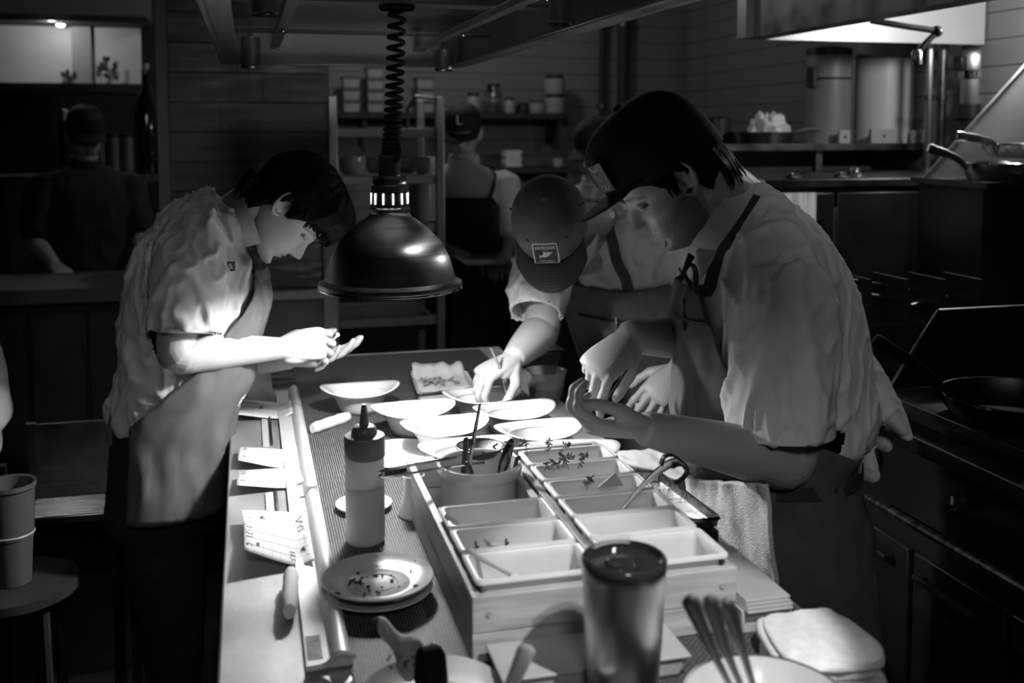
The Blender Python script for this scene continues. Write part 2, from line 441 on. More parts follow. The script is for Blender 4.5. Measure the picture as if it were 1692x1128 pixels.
for k, px in enumerate((190, 213, 167)):
    p = at(px, 240, 5.62)
    c = thing('grey_canister', ['ribbed grey canister nearest the dark bottle', 'ribbed grey canister second from the grey post', 'ribbed grey canister farthest from the grey post'][(1, 0, 2)[k]], 'canister', (p[0], 5.58, 1.388), group='canisters on the bottle shelf')
    MB().lathe([(0, 0), (0.031, 0)] + [(0.031 + 0.003 * (i % 2), 0.015 + 0.02 * i) for i in range(9)] + [(0.03, 0.19), (0, 0.19)], 18).build('can_body', mat('canister_grey', 0.14, 0.5), c)
    MB().lathe([(0, 0.19), (0.034, 0.19), (0.034, 0.205), (0, 0.21)], 18).build('lid', BLACKP, c)
cz = 0.98
sc_ = thing('side_counter', 'dark back counter with a grey edge at far left', 'counter', (0, 0, 0))
xa, xb = at(-60, 460, 4.4)[0], at(232, 460, 4.4)[0]
MB().span((xa, 4.4, cz - 0.06), (xb, 4.9, cz)).build('worktop', mat('side_worktop', 0.10, 0.5, 0, (3, 0.4)), sc_, bevel=0.004)
MB().span((xa, 4.46, 0.1), (xb - 0.03, 4.85, cz - 0.06)).build('body', BLACKM, sc_)
for k in range(3):
    xk = xa + (xb - xa) * (k + 0.5) / 3
    d = MB().box((xk, 4.452, 0.5), ((xb - xa) / 3 - 0.02, 0.016, 0.74)).build('door', WALLD, sc_, bevel=0.003)
    MB().tube([(xk + 0.1, 4.425, 0.72), (xk + 0.1, 4.425, 0.84)], 0.006, 8).build('handle', STEEL, d)
# low steel shelf and tub in the dark lower left
ls = thing('low_shelf', 'low steel shelf catching light in the dark lower left', 'shelf', (0, 0, 0))
q = at(130, 850, 2.6)
MB().span((at(-5, 850, 2.6)[0], 2.6, q[2] - 0.02), (at(195, 850, 2.6)[0], 3.0, q[2])).build('shelf_board', STEEL, ls, bevel=0.003)
MB().span((at(-5, 850, 2.6)[0], 2.995, q[2]), (at(195, 850, 2.6)[0], 3.01, q[2] + 0.12)).build('back_board', DSTEEL, ls)
for px in (0, 190):
    for yy in (2.62, 2.98): MB().box((at(px, 850, 2.6)[0], yy, (q[2] + 0.13) / 2), (0.025, 0.025, q[2] + 0.13)).build('leg', DSTEEL, ls)
tb = at(22, 960, 2.3)
tu = thing('paper_tub', 'tall pale tub stack standing in the dark at lower left edge', 'tub', (tb[0], 2.3, tb[2]))
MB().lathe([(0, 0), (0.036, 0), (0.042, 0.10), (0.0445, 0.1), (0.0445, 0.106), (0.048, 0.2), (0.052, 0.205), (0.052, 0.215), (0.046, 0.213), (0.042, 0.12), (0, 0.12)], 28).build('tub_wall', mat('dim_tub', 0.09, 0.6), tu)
MB().lathe([(0.0445, 0.103), (0.0465, 0.106), (0.0445, 0.109)], 28).build('rim_band', PLASTG, tu)
ts = thing('tub_stand', 'dark low stool carrying the pale tub', 'stool', (tb[0], 2.3, 0))
MB().lathe([(0, tb[2] - 0.02), (0.13, tb[2] - 0.02), (0.13, tb[2] - 0.001), (0, tb[2] - 0.001)], 28).build('seat', CLOTHD, ts)
for k in range(4):
    an = math.pi / 4 + k * math.pi / 2
    MB().tube([(0.1 * math.cos(an), 0.1 * math.sin(an), tb[2] - 0.02), (0.12 * math.cos(an), 0.12 * math.sin(an), 0)], 0.011, 8).build('leg', CLOTHD, ts)

# cabinet with dark glossy panel behind the left cook
gc = thing('low_cabinet', 'grey cabinet with a white ledge behind the left cook', 'cabinet', (0, 0, 0))
YC = 3.75
gx0, gx1 = at(425, 520, YC)[0], at(536, 520, YC)[0]
gz = at(490, 480, YC)[2]
MB().span((gx0, YC, 0.0), (gx1, YC + 0.4, gz - 0.03)).build('body', mat('cabinet_grey', 0.22, 0.6), gc)
MB().span((gx0 - 0.01, YC - 0.015, gz - 0.03), (gx1 + 0.01, YC + 0.42, gz)).build('ledge', PLASTW, gc, bevel=0.003)
MB().span((gx1, YC - 0.01, 0.05), (gx1 + 0.045, YC + 0.03, gz + 0.22)).build('side_post', mat('cabinet_post', 0.45, 0.5), gc)
pz = gz + 0.18
pp = thing('glossy_panel', 'glossy dark panel with painted reflection streaks leaning above the white ledge', 'panel', (0, 0, 0))
mm = bpy.data.materials.new('streaked_reflection'); mm.use_nodes = True  # pale streaks coloured in to stand for reflections on the gloss
nt = mm.node_tree; bb = nt.nodes['Principled BSDF']; bb.inputs['Roughness'].default_value = 0.25
tc = nt.nodes.new('ShaderNodeTexCoord'); mp = nt.nodes.new('ShaderNodeMapping'); mp.inputs['Scale'].default_value = (6, 1, 40)
nz_ = nt.nodes.new('ShaderNodeTexNoise'); nz_.inputs['Scale'].default_value = 1.0; nz_.inputs['Detail'].default_value = 3
cr = nt.nodes.new('ShaderNodeValToRGB'); cr.color_ramp.elements[0].position = 0.5; cr.color_ramp.elements[0].color = (0.02, 0.02, 0.02, 1); cr.color_ramp.elements[1].position = 0.68; cr.color_ramp.elements[1].color = (0.6, 0.6, 0.6, 1)
nt.links.new(tc.outputs['Object'], mp.inputs[0]); nt.links.new(mp.outputs[0], nz_.inputs[0]); nt.links.new(nz_.outputs[0], cr.inputs[0]); nt.links.new(cr.outputs[0], bb.inputs[0])
MB().span((gx0 + 0.01, YC + 0.06, gz + 0.001), (gx1 - 0.005, YC + 0.07, pz)).build('print', mm, pp)  # panel face with the painted reflections
MB().span((gx0, YC + 0.07, gz + 0.001), (gx1 + 0.0, YC + 0.085, pz + 0.01)).build('backing', BLACKM, pp)

# ------------------------------------------------------------------ steel rack and back shelves
YR = 4.25
rk = thing('speed_rack', 'tall steel rack with shelves standing behind the heat lamp', 'rack', (0, 0, 0))
rx0, rx1 = at(551, 300, YR)[0], at(727, 300, YR)[0]
ztop = at(727, 160, YR)[2]
for xx in (rx0, rx1):
    for yy in (YR, YR + 0.5):
        MB().box((xx, yy, ztop / 2), (0.034, 0.034, ztop)).build('upright', mat('rack_aluminium', 0.45, 0.38, 0.9), rk, bevel=0.003)
zs = [at(640, y, YR)[2] for y in (219, 297, 378, 455, 532)] + [0.35, 0.12]
for z in zs:
    s = MB().span((rx0 + 0.017, YR - 0.005, z - 0.018), (rx1 - 0.017, YR + 0.02, z + 0.018)).build('shelf_front', mat('rack_aluminium', 0.45), rk, bevel=0.002)
    MB().span((rx0 + 0.017, YR + 0.02, z - 0.004), (rx1 - 0.017, YR + 0.5, z + 0.004)).build('shelf_tray', STEEL, rk)
MB().tube([(rx1 - 0.02, YR, ztop - 0.01), (rx1 - 0.10, YR, ztop + 0.0), (rx1 - 0.13, YR + 0.03, ztop - 0.05), (rx1 - 0.13, YR + 0.03, ztop - 0.16)], 0.008, 8).build('hook_bar', DSTEEL, rk)
def pot(px, z, Y, r, h, label, m=PORCG, name='round_pot', cat='pot', group=None):
    p = at(px, 280, Y)
    t = thing(name, label, cat, (p[0], Y, z), group=group)
    MB().lathe([(0, 0), (r * 0.7, 0), (r * 0.95, h * 0.3), (r, h * 0.7), (r * 0.92, h), (r * 0.86, h), (r * 0.9, h * 0.6), (0, h * 0.15)], 24).build('pot_wall', m, t)
    MB().tube([(r * 0.93 * math.cos(a), r * 0.93 * math.sin(a), h) for a in np.linspace(0, 2 * math.pi, 24, endpoint=False)], 0.004, 6, closed=True).build('rim', m, t)
    return t
z1 = zs[1] + 0.018
pot(583, z1, YR + 0.12, 0.055, 0.075, 'rounded pale pot on the rack shelf left of the lamp neck')
pot(622, z1, YR + 0.2, 0.045, 0.07, 'rounded pale pot on the rack shelf just left of the coiled cord')
pot(672, z1, YR + 0.18, 0.04, 0.055, 'small pale pot on the rack shelf right of the lamp neck')
pot(705, z1, YR + 0.1, 0.05, 0.07, 'rounded pale pot on the rack shelf beside the right upright')
tp = at(700, 370, YR + 0.15)
t = thing('tall_canister', 'tall translucent canister on the rack shelf right of the lamp', 'canister', (tp[0], YR + 0.15, zs[2] + 0.018))
MB().lathe([(0, 0), (0.055, 0), (0.058, 0.02), (0.058, 0.15), (0.05, 0.165), (0, 0.165)], 24).build('can_body', CONT, t)
MB().lathe([(0, 0.165), (0.054, 0.165), (0.054, 0.18), (0, 0.182)], 24).build('lid', PLASTG, t)
for k, px in enumerate((675, 702)):
    p = at(px, 240, YR + 0.3)
    t = thing('label_box', ['small white carton at rear of the upper rack shelf, left one', 'small white carton at rear of the upper rack shelf, right one'][k], 'box', (p[0], YR + 0.3, 1.532), group='cartons on the rack')
    MB().box((0, 0, 0.03), (0.055, 0.05, 0.05)).build('carton', PLASTG, t, bevel=0.002)
    MB().box((0, -0.0255, 0.032), (0.02, 0.001, 0.02)).build('print', BLACKP, t)
    t.location.z = zs[1] + 0.004; t.location.y = YR + 0.36
# wall shelves
YS = YB - 0.35
wz, wz2 = at(750, 186, YS)[2], at(840, 277, YS)[2]
ws = thing('wall_shelf', 'long dark upper shelf on the back wall full of jars and tubs', 'shelf', (0, 0, 0))
MB().span((at(560, 190, YS)[0], YS, wz - 0.035), (at(944, 190, YS)[0], YB - 0.02, wz)).build('board', WALLD, ws)
for px in (600, 760, 925): MB().span((at(px, 190, YS)[0], YS + 0.02, wz - 0.2), (at(px, 190, YS)[0] + 0.02, YB - 0.02, wz - 0.035)).build('bracket', WALLD, ws)
ws2 = thing('lower_wall_shelf', 'dark lower shelf on the back wall carrying a pale stack', 'shelf', (0, 0, 0))
MB().span((at(735, 280, YS)[0], YS, wz2 - 0.035), (at(944, 280, YS)[0], YB - 0.02, wz2)).build('board', WALLD, ws2)
for px in (745, 935): MB().span((at(px, 280, YS)[0], YS + 0.02, wz2 - 0.2), (at(px, 280, YS)[0] + 0.02, YB - 0.02, wz2 - 0.035)).build('bracket', WALLD, ws2)
def tub_stack(px, n, wpx, hpx, names):
    mpp = 6.25 / 1700.0
    for i in range(n):
        p = at(px, 150, YS + 0.15)
        w_, h_ = wpx * mpp, hpx * mpp
        t = thing('lidded_tub', names[i], 'tub', (p[0], YS + 0.15, wz + i * h_), group='lidded tubs on the upper wall shelf')
        MB().box((0, 0, h_ * 0.40), (w_ * 0.92, 0.16, h_ * 0.80), taper=0.9).build('tub_body', CONT, t, bevel=0.006)
        MB().box((0, 0, h_ * 0.89), (w_, 0.175, h_ * 0.17)).build('lid', mat('tub_lid', 0.12, 0.5), t, bevel=0.003)
od = ['lowest', 'second', 'third', 'topmost']
tub_stack(579, 3, 30, 20, [f'{od[i] if i < 2 else "topmost"} lidded tub in the stack at the left end of the upper shelf' for i in range(3)])
tub_stack(618, 4, 29, 19, [f'{od[i]} lidded tub in the tall stack left of the coiled cord' for i in range(4)])
tub_stack(700, 3, 31, 20, [f'{od[i] if i < 2 else "topmost"} lidded tub in the stack right of the coiled cord' for i in range(3)])
def jar(px, rpx, hpx, label, m=CONT, z=None, lidm=None, Y=None):
    mpp = 6.25 / 1700.0; Y = Y or YS + 0.14
    p = at(px, 150, Y); r, h = rpx * mpp, hpx * mpp
    t = thing('storage_jar', label, 'jar', (p[0], Y, wz if z is None else z), group='jars on the upper wall shelf')
    MB().lathe([(0, 0), (r * 0.92, 0), (r, h * 0.08), (r, h * 0.72), (r * 0.8, h * 0.84), (0, h * 0.84)], 22).build('jar_body', m, t)
    MB().lathe([(0, h * 0.84), (r * 0.86, h * 0.84), (r * 0.86, h), (0, h)], 22).build('lid', lidm or BLACKM, t)
jar(782, 12, 34, 'grey jar left of the shiny steel jar on the upper shelf')
jar(815, 19, 34, 'shiny steel jar in the middle of the upper shelf', STEELV, lidm=STEEL)
jar(815, 14, 16, 'small shiny jar stacked on the steel jar', CHROME, z=wz + 34 * 6.25 / 1700)
jar(842, 10, 27, 'narrow pale jar right of the shiny steel jar')
jar(864, 12, 18, 'low dark jar between two pale jars on the upper shelf', DSTEEL)
jar(887, 15, 22, 'squat pale jar beside the stacked big cans')
jar(917, 18, 33, 'lower of two big printed cans at the right end of the upper shelf')
jar(916, 19, 33, 'upper of two big printed cans at the right end of the upper shelf', z=wz + 33 * 6.25 / 1700)
for i in range(5):
    p = at(845, 270, YS + 0.13)
    o = MB().box((p[0] + 0.003 * (-1) ** i, YS + 0.13, wz2 + 0.011 + i * 0.021), (0.105, 0.12, 0.019)).build('folded_napkin', LINEN, bevel=0.004)
    tag(o, ['lowest', 'second lowest', 'middle', 'second from top', 'topmost'][i] + ' napkin of the pale stack on the lower wall shelf', 'napkin', 'napkin stack on the lower wall shelf')
o = thing('small_crock', 'small pale crock at the right end of the lower wall shelf', 'crock', (at(922, 270, YS + .12)[0], YS + 0.12, wz2))
MB().lathe([(0, 0), (0.03, 0), (0.036, 0.02), (0.034, 0.05), (0.028, 0.05), (0, 0.02)], 20).build('crock_wall', PLASTG, o)
MB().lathe([(0.034, 0.046), (0.038, 0.05), (0.034, 0.054)], 20).build('rim', PLASTG, o)

# ------------------------------------------------------------------ right: hood, ovens, canisters, range
hd = thing('exhaust_hood', 'large steel exhaust hood over the cooking line at upper right', 'hood', (0, 0, 0))
HZ, HY = 1.96, 3.62
hx = at(1232, 57, HY)[0]; hx1 = XR - 0.03
MB().span((hx, 0.9, HZ), (hx + 0.012, HY, HZ + 0.55)).build('side_panel', DSTEEL, hd)
MB().span((hx - 0.03, HY - 0.06, HZ), (hx + 0.03, HY + 0.012, HZ + 0.6)).build('corner_trim', mat('hood_trim', 0.4, 0.4, 0.9), hd)
MB().span((hx, HY, HZ), (hx1, HY + 0.012, HZ + 0.55)).build('end_panel', mat('hood_end', 0.6, 0.45, 0.4, (3, 0.1)), hd)
MB().span((hx, 0.9, HZ + 0.55), (hx1, HY, HZ + 0.57)).build('top_panel', DSTEEL, hd)
MB().span((hx + 0.012, 0.9, HZ), (hx + 0.09, HY, HZ + 0.05)).build('gutter', DSTEEL, hd, bevel=0.004)
sl = MB(); sl.add([(hx + 0.09, 1.0, HZ + 0.04), (hx1, 1.0, HZ + 0.42), (hx1, HY, HZ + 0.42), (hx + 0.09, HY, HZ + 0.04)], [(0, 1, 2, 3)])
sl.build('inner_slope', mat('hood_inner', 0.55, 0.4, 0.3), hd, solid=0.008)
for i in range(4):
    y0 = 1.15 + i * 0.6
    M = Matrix.Rotation(-math.atan2(0.38, hx1 - hx - 0.09), 3, 'Y')
    f = MB().box((hx + 0.09 + 0.55, y0 + 0.28, HZ + 0.04 + 0.55 * 0.38 / (hx1 - hx - 0.09) - 0.02), (0.5, 0.5, 0.02), M=M).build('filter', DSTEEL, hd)
pb = thing('hood_pipe', 'black elbow pipe hanging beneath the hood', 'pipe', (0, 0, 0))
a_, b_, c_ = at(1440, 34, 3.1), at(1548, 52, 3.1), at(1515, 92, 3.1)
MB().tube(catmull([a_, (a_ + b_) / 2, b_, b_ + V3(-0.02, 0, -0.02), c_ + V3(0.02, 0, 0.03), c_], 5), 0.011, 10).build('pipe_run', BLACKM, pb)
MB().lathe([(0.018, 0), (0.018, 0.04), (0.012, 0.05)], 14, tuple(c_ + V3(0, 0, -0.03))).build('nozzle', STEEL, pb)
MB().ellip(tuple(b_), (0.02, 0.02, 0.02)).build('elbow', BLACKM, pb)
# back cooking block facing the camera
YO = 3.32
oz = at(1450, 294, YO)[2]
ox0 = at(1243, 300, YO)[0]; ox1 = XR - 0.02
ov = thing('oven_block', 'black oven block with a reflecting glass door behind the right cook', 'oven', (0, 0, 0))
MB().span((ox0, YO, 0.08), (ox1, YO + 0.55, oz - 0.03)).build('body', BLACKM, ov)
MB().span((ox0 - 0.02, YO - 0.03, oz - 0.03), (ox1, YO + 0.57, oz)).build('top_ledge', DSTEEL, ov, bevel=0.003)
dx0, dx1 = at(1258, 400, YO)[0], at(1372, 400, YO)[0]
d = MB().span((dx0, YO - 0.02, 0.75), (dx1, YO, oz - 0.05)).build('door', BLACKM, ov, bevel=0.004)
wx0, wx1, wz0, wz1 = at(1274, 400, YO)[0], at(1341, 400, YO)[0], at(1300, 400, YO)[2], at(1300, 318, YO)[2]
MB().span((wx0, YO - 0.026, wz0), (wx1, YO - 0.02, wz1)).build('door_window', mat('oven_glass_reflection', 0.55, 0.3, 0, (8, 0.8), stretch=(6, 1, 1), emit=0.10), d)  # faint glow and streaks imitate a reflection in the glass
d2 = MB().span((dx1 + 0.012, YO - 0.02, 0.75), (at(1560, 400, YO)[0], YO, oz - 0.05)).build('door', BLACKM, ov, bevel=0.004)
d3 = MB().span((at(1565, 400, YO)[0], YO - 0.02, 0.75), (ox1, YO, oz - 0.05)).build('door', BLACKM, ov, bevel=0.004)
MB().tube([(dx1 - 0.012, YO - 0.045, 0.85), (dx1 - 0.012, YO - 0.045, oz - 0.1)], 0.007, 8).build('handle', DSTEEL, d)
for px in (1310, 1390, 1412):
    p = at(px, 287, YO + 0.06)
    kb = thing('steel_trivet', {1310: 'shiny steel cap lying on the oven ledge above the reflecting window', 1390: 'low steel trivet on the oven ledge', 1412: 'small steel jigger on the oven ledge beside the trivet'}[px], 'utensil', (p[0], YO + 0.06, oz))
    hh = 0.02 if px != 1412 else 0.035
    MB().lathe([(0, 0), (0.028, 0), (0.03, hh * 0.3), (0.016, hh * 0.7), (0.02, hh), (0, hh * 1.1)], 18).build('cap', CHROME, kb)
    MB().lathe([(0.03, 0), (0.034, 0.003), (0.03, 0.006)], 18).build('foot_ring', STEEL, kb)
# shelf with canisters behind
YK = 3.95
kz = at(1400, 237, YK)[2]
ks = thing('canister_shelf', 'dark steel shelf above the ovens carrying white canisters', 'shelf', (0, 0, 0))
kx0 = at(1180, 237, YK)[0]
MB().span((kx0, YK, kz - 0.03), (XR - 0.02, YK + 0.5, kz)).build('board', DSTEEL, ks, bevel=0.002)
MB().span((kx0, YK + 0.44, oz), (XR - 0.02, YK + 0.46, kz - 0.03)).build('back_panel', DSTEEL, ks)
for px in (1185, 1350): MB().box((at(px, 280, YK + .05)[0], YK + 0.05, (kz - 0.03 + 0) / 2), (0.03, 0.03, kz - 0.03)).build('post', DSTEEL, ks)
def canister(px, rpx, ytop, label, lid, cm=None):
    p = at(px, 237, YK + 0.18); mpp = (YK + .18) / 1700 * 1.12
    h = at(px, ytop, YK + 0.18)[2] - kz; r = rpx * mpp
    t = thing('white_canister', label, 'canister', (p[0], YK + 0.18, kz))
    MB().lathe([(0, 0), (r, 0), (r, h), (r * 0.9, h), (r * 0.9, h - 0.01), (0, h - 0.01)], 36).build('can_body', cm or DUCT, t)
    if lid:
        MB().lathe([(r * 1.002, h * 0.72), (r * 1.02, h * 0.73), (r * 1.002, h * 0.745)], 36).build('band', BLACKM, t)
        MB().box((-r, -0.02, h * 0.75), (0.02, 0.06, 0.09)).build('clasp', BLACKM, t, bevel=0.003)
        MB().lathe([(0, h), (r * 1.02, h), (r * 1.02, h + 0.03), (0, h + 0.05)], 36).build('lid', BLACKM, t)
    else:
        MB().lathe([(0, h), (r * 1.01, h), (r * 1.01, h + 0.07), (0, h + 0.07)], 36).build('lid', mat('grey_lid', 0.2, 0.5), t)
        for s in (0.35, 0.52): MB().tube([(r * 1.01 * math.cos(-s), r * 1.01 * math.sin(-s), 0.005), (r * 1.01 * math.cos(-s), r * 1.01 * math.sin(-s), h - 0.005)], 0.006, 6).build('seam', DUCT, t)
canister(1367, 36, 92, 'white canister darkened for shade, with a black band and clasp', True, mat('shade_darkened_canister', 0.22, 0.45, 0, (3, 0.1)))  # grey colour stands in for the shade on this canister
canister(1455, 47, 98, 'brightly lit white canister right of the banded one', False)
for k, (px, wd, hh) in enumerate(((1392, 20, 22), (1456, 48, 24), (1512, 22, 22))):
    p = at(px, 232, YK + 0.04); mpp = YK / 1700 * 1.12
    o = MB().box((p[0], YK + 0.03, kz + hh * mpp / 2), (wd * mpp, 0.02, hh * mpp)).build('label_card', PLASTG, bevel=0.001)
    tag(o, ['small pale card at the shelf edge below the banded canister', 'wide pale card with a dot below the bright canister', 'small pale card right of the bright canister'][k], 'card')
    MB().lathe([(0, 0), (0.006, 0), (0.006, 0.002), (0, 0.002)], 10).build('rivet', BLACKP, o, loc=(p[0], YK + 0.018, kz + hh * mpp / 2), rot=(math.pi / 2, 0, 0), )
    o.children[0].rotation_euler = (math.pi / 2, 0, 0)
# cloth in a pan on the shelf
p = at(1262, 228, YK + 0.12)
t = thing('roasting_pan', 'dark pan holding a crumpled white cloth on the shelf', 'pan', (p[0], YK + 0.14, kz))
MB().lathe([(0, 0), (0.13, 0), (0.145, 0.05), (0.14, 0.05), (0.125, 0.008), (0, 0.008)], 28).build('pan_wall', DSTEEL, t)
MB().tube([(0.14, 0, 0.045), (0.2, -0.02, 0.06), (0.26, -0.04, 0.06)], 0.009, 8).build('handle', DSTEEL, t)
random.seed(4)
def crumple(u, v):
    a = 2 * math.pi * u; r = 0.02 + 0.075 * v
    q = noise.noise((3 * math.cos(a), 3 * math.sin(a), 4 * v))
    return (r * (1 + 0.35 * q) * math.cos(a), r * (1 + .35 * q) * math.sin(a), 0.03 + 0.085 * (1 - v * v) + 0.035 * q)
o = MB().grid(crumple, 40, 14).build('crumpled_cloth', LINEN, solid=0.003, loc=(p[0] + 0.02, YK + 0.12, kz + 0.004)); tag(o, 'crumpled white cloth lying in the dark pan on the shelf', 'cloth')
p = at(1190, 212, YK + .2)
t = thing('dark_stockpot', 'dark stockpot on the shelf left of the crumpled cloth', 'pot', (p[0], YK + 0.25, kz))
MB().lathe([(0, 0), (0.07, 0), (0.07, 0.11), (0.066, 0.11), (0.066, 0.01), (0, 0.01)], 26).build('pot_wall', BLACKM, t)
MB().lathe([(0.068, 0.106), (0.074, 0.11), (0.068, 0.114)], 26).build('rim', STEEL, t)
# vertical steel pipes and machine
for k, (px, r, m_) in enumerate(((1535, 0.014, STEELV), (1556, 0.02, DSTEEL), (1638, 0.022, STEELV), (1662, 0.016, CHROME))):
    p = at(px, 150, 3.75)
    o = MB().lathe([(r, 0), (r, HZ + 0.3 - oz)], 14, (p[0], 3.75, oz)).build('steel_pipe', m_)
    MB().lathe([(r + 0.008, 0.02), (r + 0.008, 0.05)], 14, (p[0], 3.75, oz)).build('pipe_collar', DSTEEL, o)
    MB().lathe([(r + 0.006, 0.30), (r + 0.006, 0.32)], 14, (p[0], 3.75, oz)).build('pipe_collar', DSTEEL, o)
    tag(o, ['thin bright steel pipe right of the white canister', 'dark steel pipe beside the thin bright pipe', 'wide bright steel pipe right of the steel regulator', 'polished pipe at far right under the hood'][k], 'pipe')
p = at(1606, 150, 3.7)
t = thing('steel_regulator', 'steel cylinder regulator standing between the pipes at right', 'machine', (p[0], 3.7, oz))
zb_ = lambda y: at(1606, y, 3.7)[2] - oz
MB().lathe([(0, 0), (0.05, 0), (0.05, zb_(200)), (0.06, zb_(195)), (0.06, zb_(172)), (0, zb_(172))], 24).build('base', BLACKM, t)
MB().lathe([(0.045, zb_(172)), (0.045, zb_(118)), (0.05, zb_(116)), (0.052, zb_(95)), (0.046, zb_(80)), (0.03, zb_(72)), (0.0, zb_(70))], 24).build('cylinder', STEELV, t)
MB().lathe([(0.056, zb_(130)), (0.056, zb_(118)), (0.05, zb_(116))], 24).build('clamp', CHROME, t)
MB().box((-0.06, 0, zb_(105)), (0.03, 0.05, 0.06)).build('valve', BLACKM, t, bevel=0.005)
# leaning steel panel with hanging pans
pn = MB()
P = [at(1528, 293, 3.05), at(1700, 100, 3.05), at(1760, 100, 3.05), at(1760, 293, 3.05)]
Pn = [q + V3(0, 0.012, 0) for q in P]
pn.add(P + Pn, [(0, 1, 2, 3), (7, 6, 5, 4), (0, 4, 5, 1), (1, 5, 6, 2), (2, 6, 7, 3), (3, 7, 4, 0)])
o = pn.build('steel_side_guard', mat('guard_steel', 0.42, 0.5, 0.7, (4, 0.2)), smooth=0); tag(o, 'slanted steel guard panel at right with pans in front', 'panel')
ed = MB(); ed.tube([P[0] + V3(0, -0.004, 0), P[1] + V3(0, -0.004, 0)], 0.006, 6); ed.build('guard_edge', STEEL, o)
gb = thing('guard_base', 'dark low counter below the slanted guard panel', 'counter', (0, 0, 0))
gz0 = P[0][2]
MB().span((P[0][0] - 0.02, 2.72, gz0 - 0.02), (XR - 0.02, 3.1, gz0 - 0.001)).build('worktop', DSTEEL, gb)
MB().span((P[0][0], 2.76, 0.05), (XR - 0.02, 3.08, gz0 - 0.02)).build('body', BLACKM, gb)
def skillet(c, r, h, hdir, hl, label, hz=0.05, z=None, m=STEEL, name='steel_skillet'):
    t = thing(name, label, 'pan', tuple(c))
    MB().lathe([(0, 0), (r * 0.78, 0), (r * 0.95, h * 0.6), (r, h), (r * 0.97, h), (r * 0.9, h * 0.55), (r * 0.76, 0.006), (0, 0.006)], 36).build('pan_body', m, t)
    MB().tube([(r * 0.985 * math.cos(a), r * 0.985 * math.sin(a), h) for a in np.linspace(0, 2 * math.pi, 36, endpoint=False)], 0.003, 6, closed=True).build('rim', CHROME, t)
    d = nrm(V3(*hdir))
    MB().tube(catmull([d * r * 0.9 + V3(0, 0, h * 0.7), d * (r + 0.04) + V3(0, 0, h + hz * 0.4), d * (r + hl) + V3(0, 0, h + hz)], 6), [0.012] * 8 + [0.014] * 3 + [0.016] + [0.013], 10, flat=0.5).build('handle', m, t)
    return t
skillet(at(1655, 285, 2.85) * V3(1, 1, 0) + V3(0, 0, gz0), 0.13, 0.055, (-1, 0.1, 0), 0.13, 'steel skillet resting in front of the slanted guard panel', 0.05)
skillet(at(1700, 262, 2.88) * V3(1, 1, 0) + V3(0, 0, gz0 + 0.07), 0.15, 0.045, (-1, -0.15, 0), 0.17, 'upper steel skillet with a long handle stacked at far right', 0.03)
# near range along the right wall
RXF = 1.50
rg = thing('cooking_range', 'black cooking range along the right wall with steel rail and handles', 'range', (0, 0, 0))
RZ = 0.90
MB().span((RXF + 0.06, 0.75, 0.06), (XR - 0.03, 2.68, RZ - 0.04)).build('body', BLACKM, rg)
MB().span((RXF, 0.75, RZ - 0.04), (XR - 0.03, 2.68, RZ)).build('cooktop', DSTEEL, rg, bevel=0.004)
MB().tube([atx(1425, 818, RXF - 0.03), atx(1700, 978, RXF - 0.03)], 0.011, 10).build('front_rail', STEEL, rg)
for y in (0.95, 1.28, 1.61, 1.94, 2.27):
    MB().span((RXF + 0.04, y - 0.155, 0.16), (RXF + 0.06, y + 0.155, 0.60)).build('oven_door', BLACKM, rg, bevel=0.005)
    h = MB().tube([(RXF + 0.01, y - 0.11, 0.56), (RXF + 0.01, y + 0.11, 0.56)], 0.008, 8).build('handle', DSTEEL, rg)
    for s in (-0.1, 0.1): MB().tube([(RXF + 0.01, y + s, 0.56), (RXF + 0.045, y + s, 0.56)], 0.006, 6).build('handle_post', DSTEEL, h)
    kn = MB().lathe([(0, -0.02), (0.02, -0.02), (0.022, 0.0), (0, 0)], 16).build('knob', BLACKP, rg, loc=(RXF + 0.045, y, 0.78), rot=(0, math.pi / 2, 0))
    MB().box((RXF + 0.022, y, 0.785), (0.004, 0.004, 0.018)).build('knob_mark', PLASTW, rg)
for i in range(9):
    y = 2.30 + i * 0.042
    MB().tube([(RXF + 0.06, y, RZ + 0.025), (XR - 0.35, y, RZ + 0.025)], 0.006, 6).build('grate_bar', DSTEEL, rg)
for x in (RXF + 0.08, RXF + 0.45, RXF + 0.8): MB().tube([(x, 2.29, RZ + 0.014), (x, 2.66, RZ + 0.014)], 0.008, 6).build('grate_bar', DSTEEL, rg)
# splash guard on the near part of the range
S = [atx(1465, 640, 1.56), atx(1548, 512, 1.56)]
sg = MB(); A, B = at(1468, 642, 2.28), at(1550, 512, 2.28)
xe = 2.6
Q = [A, B, V3(xe, 2.28, B[2] + 0.0), V3(xe, 2.28, A[2])]
sg.add(Q + [q + V3(0, 0.006, 0) for q in Q], [(0, 1, 2, 3), (7, 6, 5, 4), (0, 4, 5, 1), (1, 5, 6, 2), (2, 6, 7, 3), (3, 7, 4, 0)])
o = sg.build('splash_guard', mat('smoked_steel', 0.10, 0.3, 1.0, (5, 0.4, 0.1)), smooth=0); tag(o, 'dark steel splash guard with a slanted edge on the range', 'panel')
ed = MB(); ed.tube([A + V3(0, -0.003, 0), B + V3(0, -0.003, 0), Q[2] + V3(0, -0.003, 0)], 0.004, 6); ed.build('guard_edge', STEEL, o)
fl = thing('griddle_top', 'dark flat griddle top with a steel front lip near the right edge', 'griddle', (0, 0, 0))
GZ = A[2]
MB().span((1.58, 1.30, RZ + 0.001), (2.6, 2.27, GZ - 0.02)).build('body', BLACKM, fl)
MB().span((1.55, 1.28, GZ - 0.02), (2.6, 2.275, GZ)).build('plate', mat('griddle_plate', 0.06, 0.35, 0.6, (6, 0.5, 0.1)), fl, bevel=0.003)
c = at(1650, 665, 1.95)
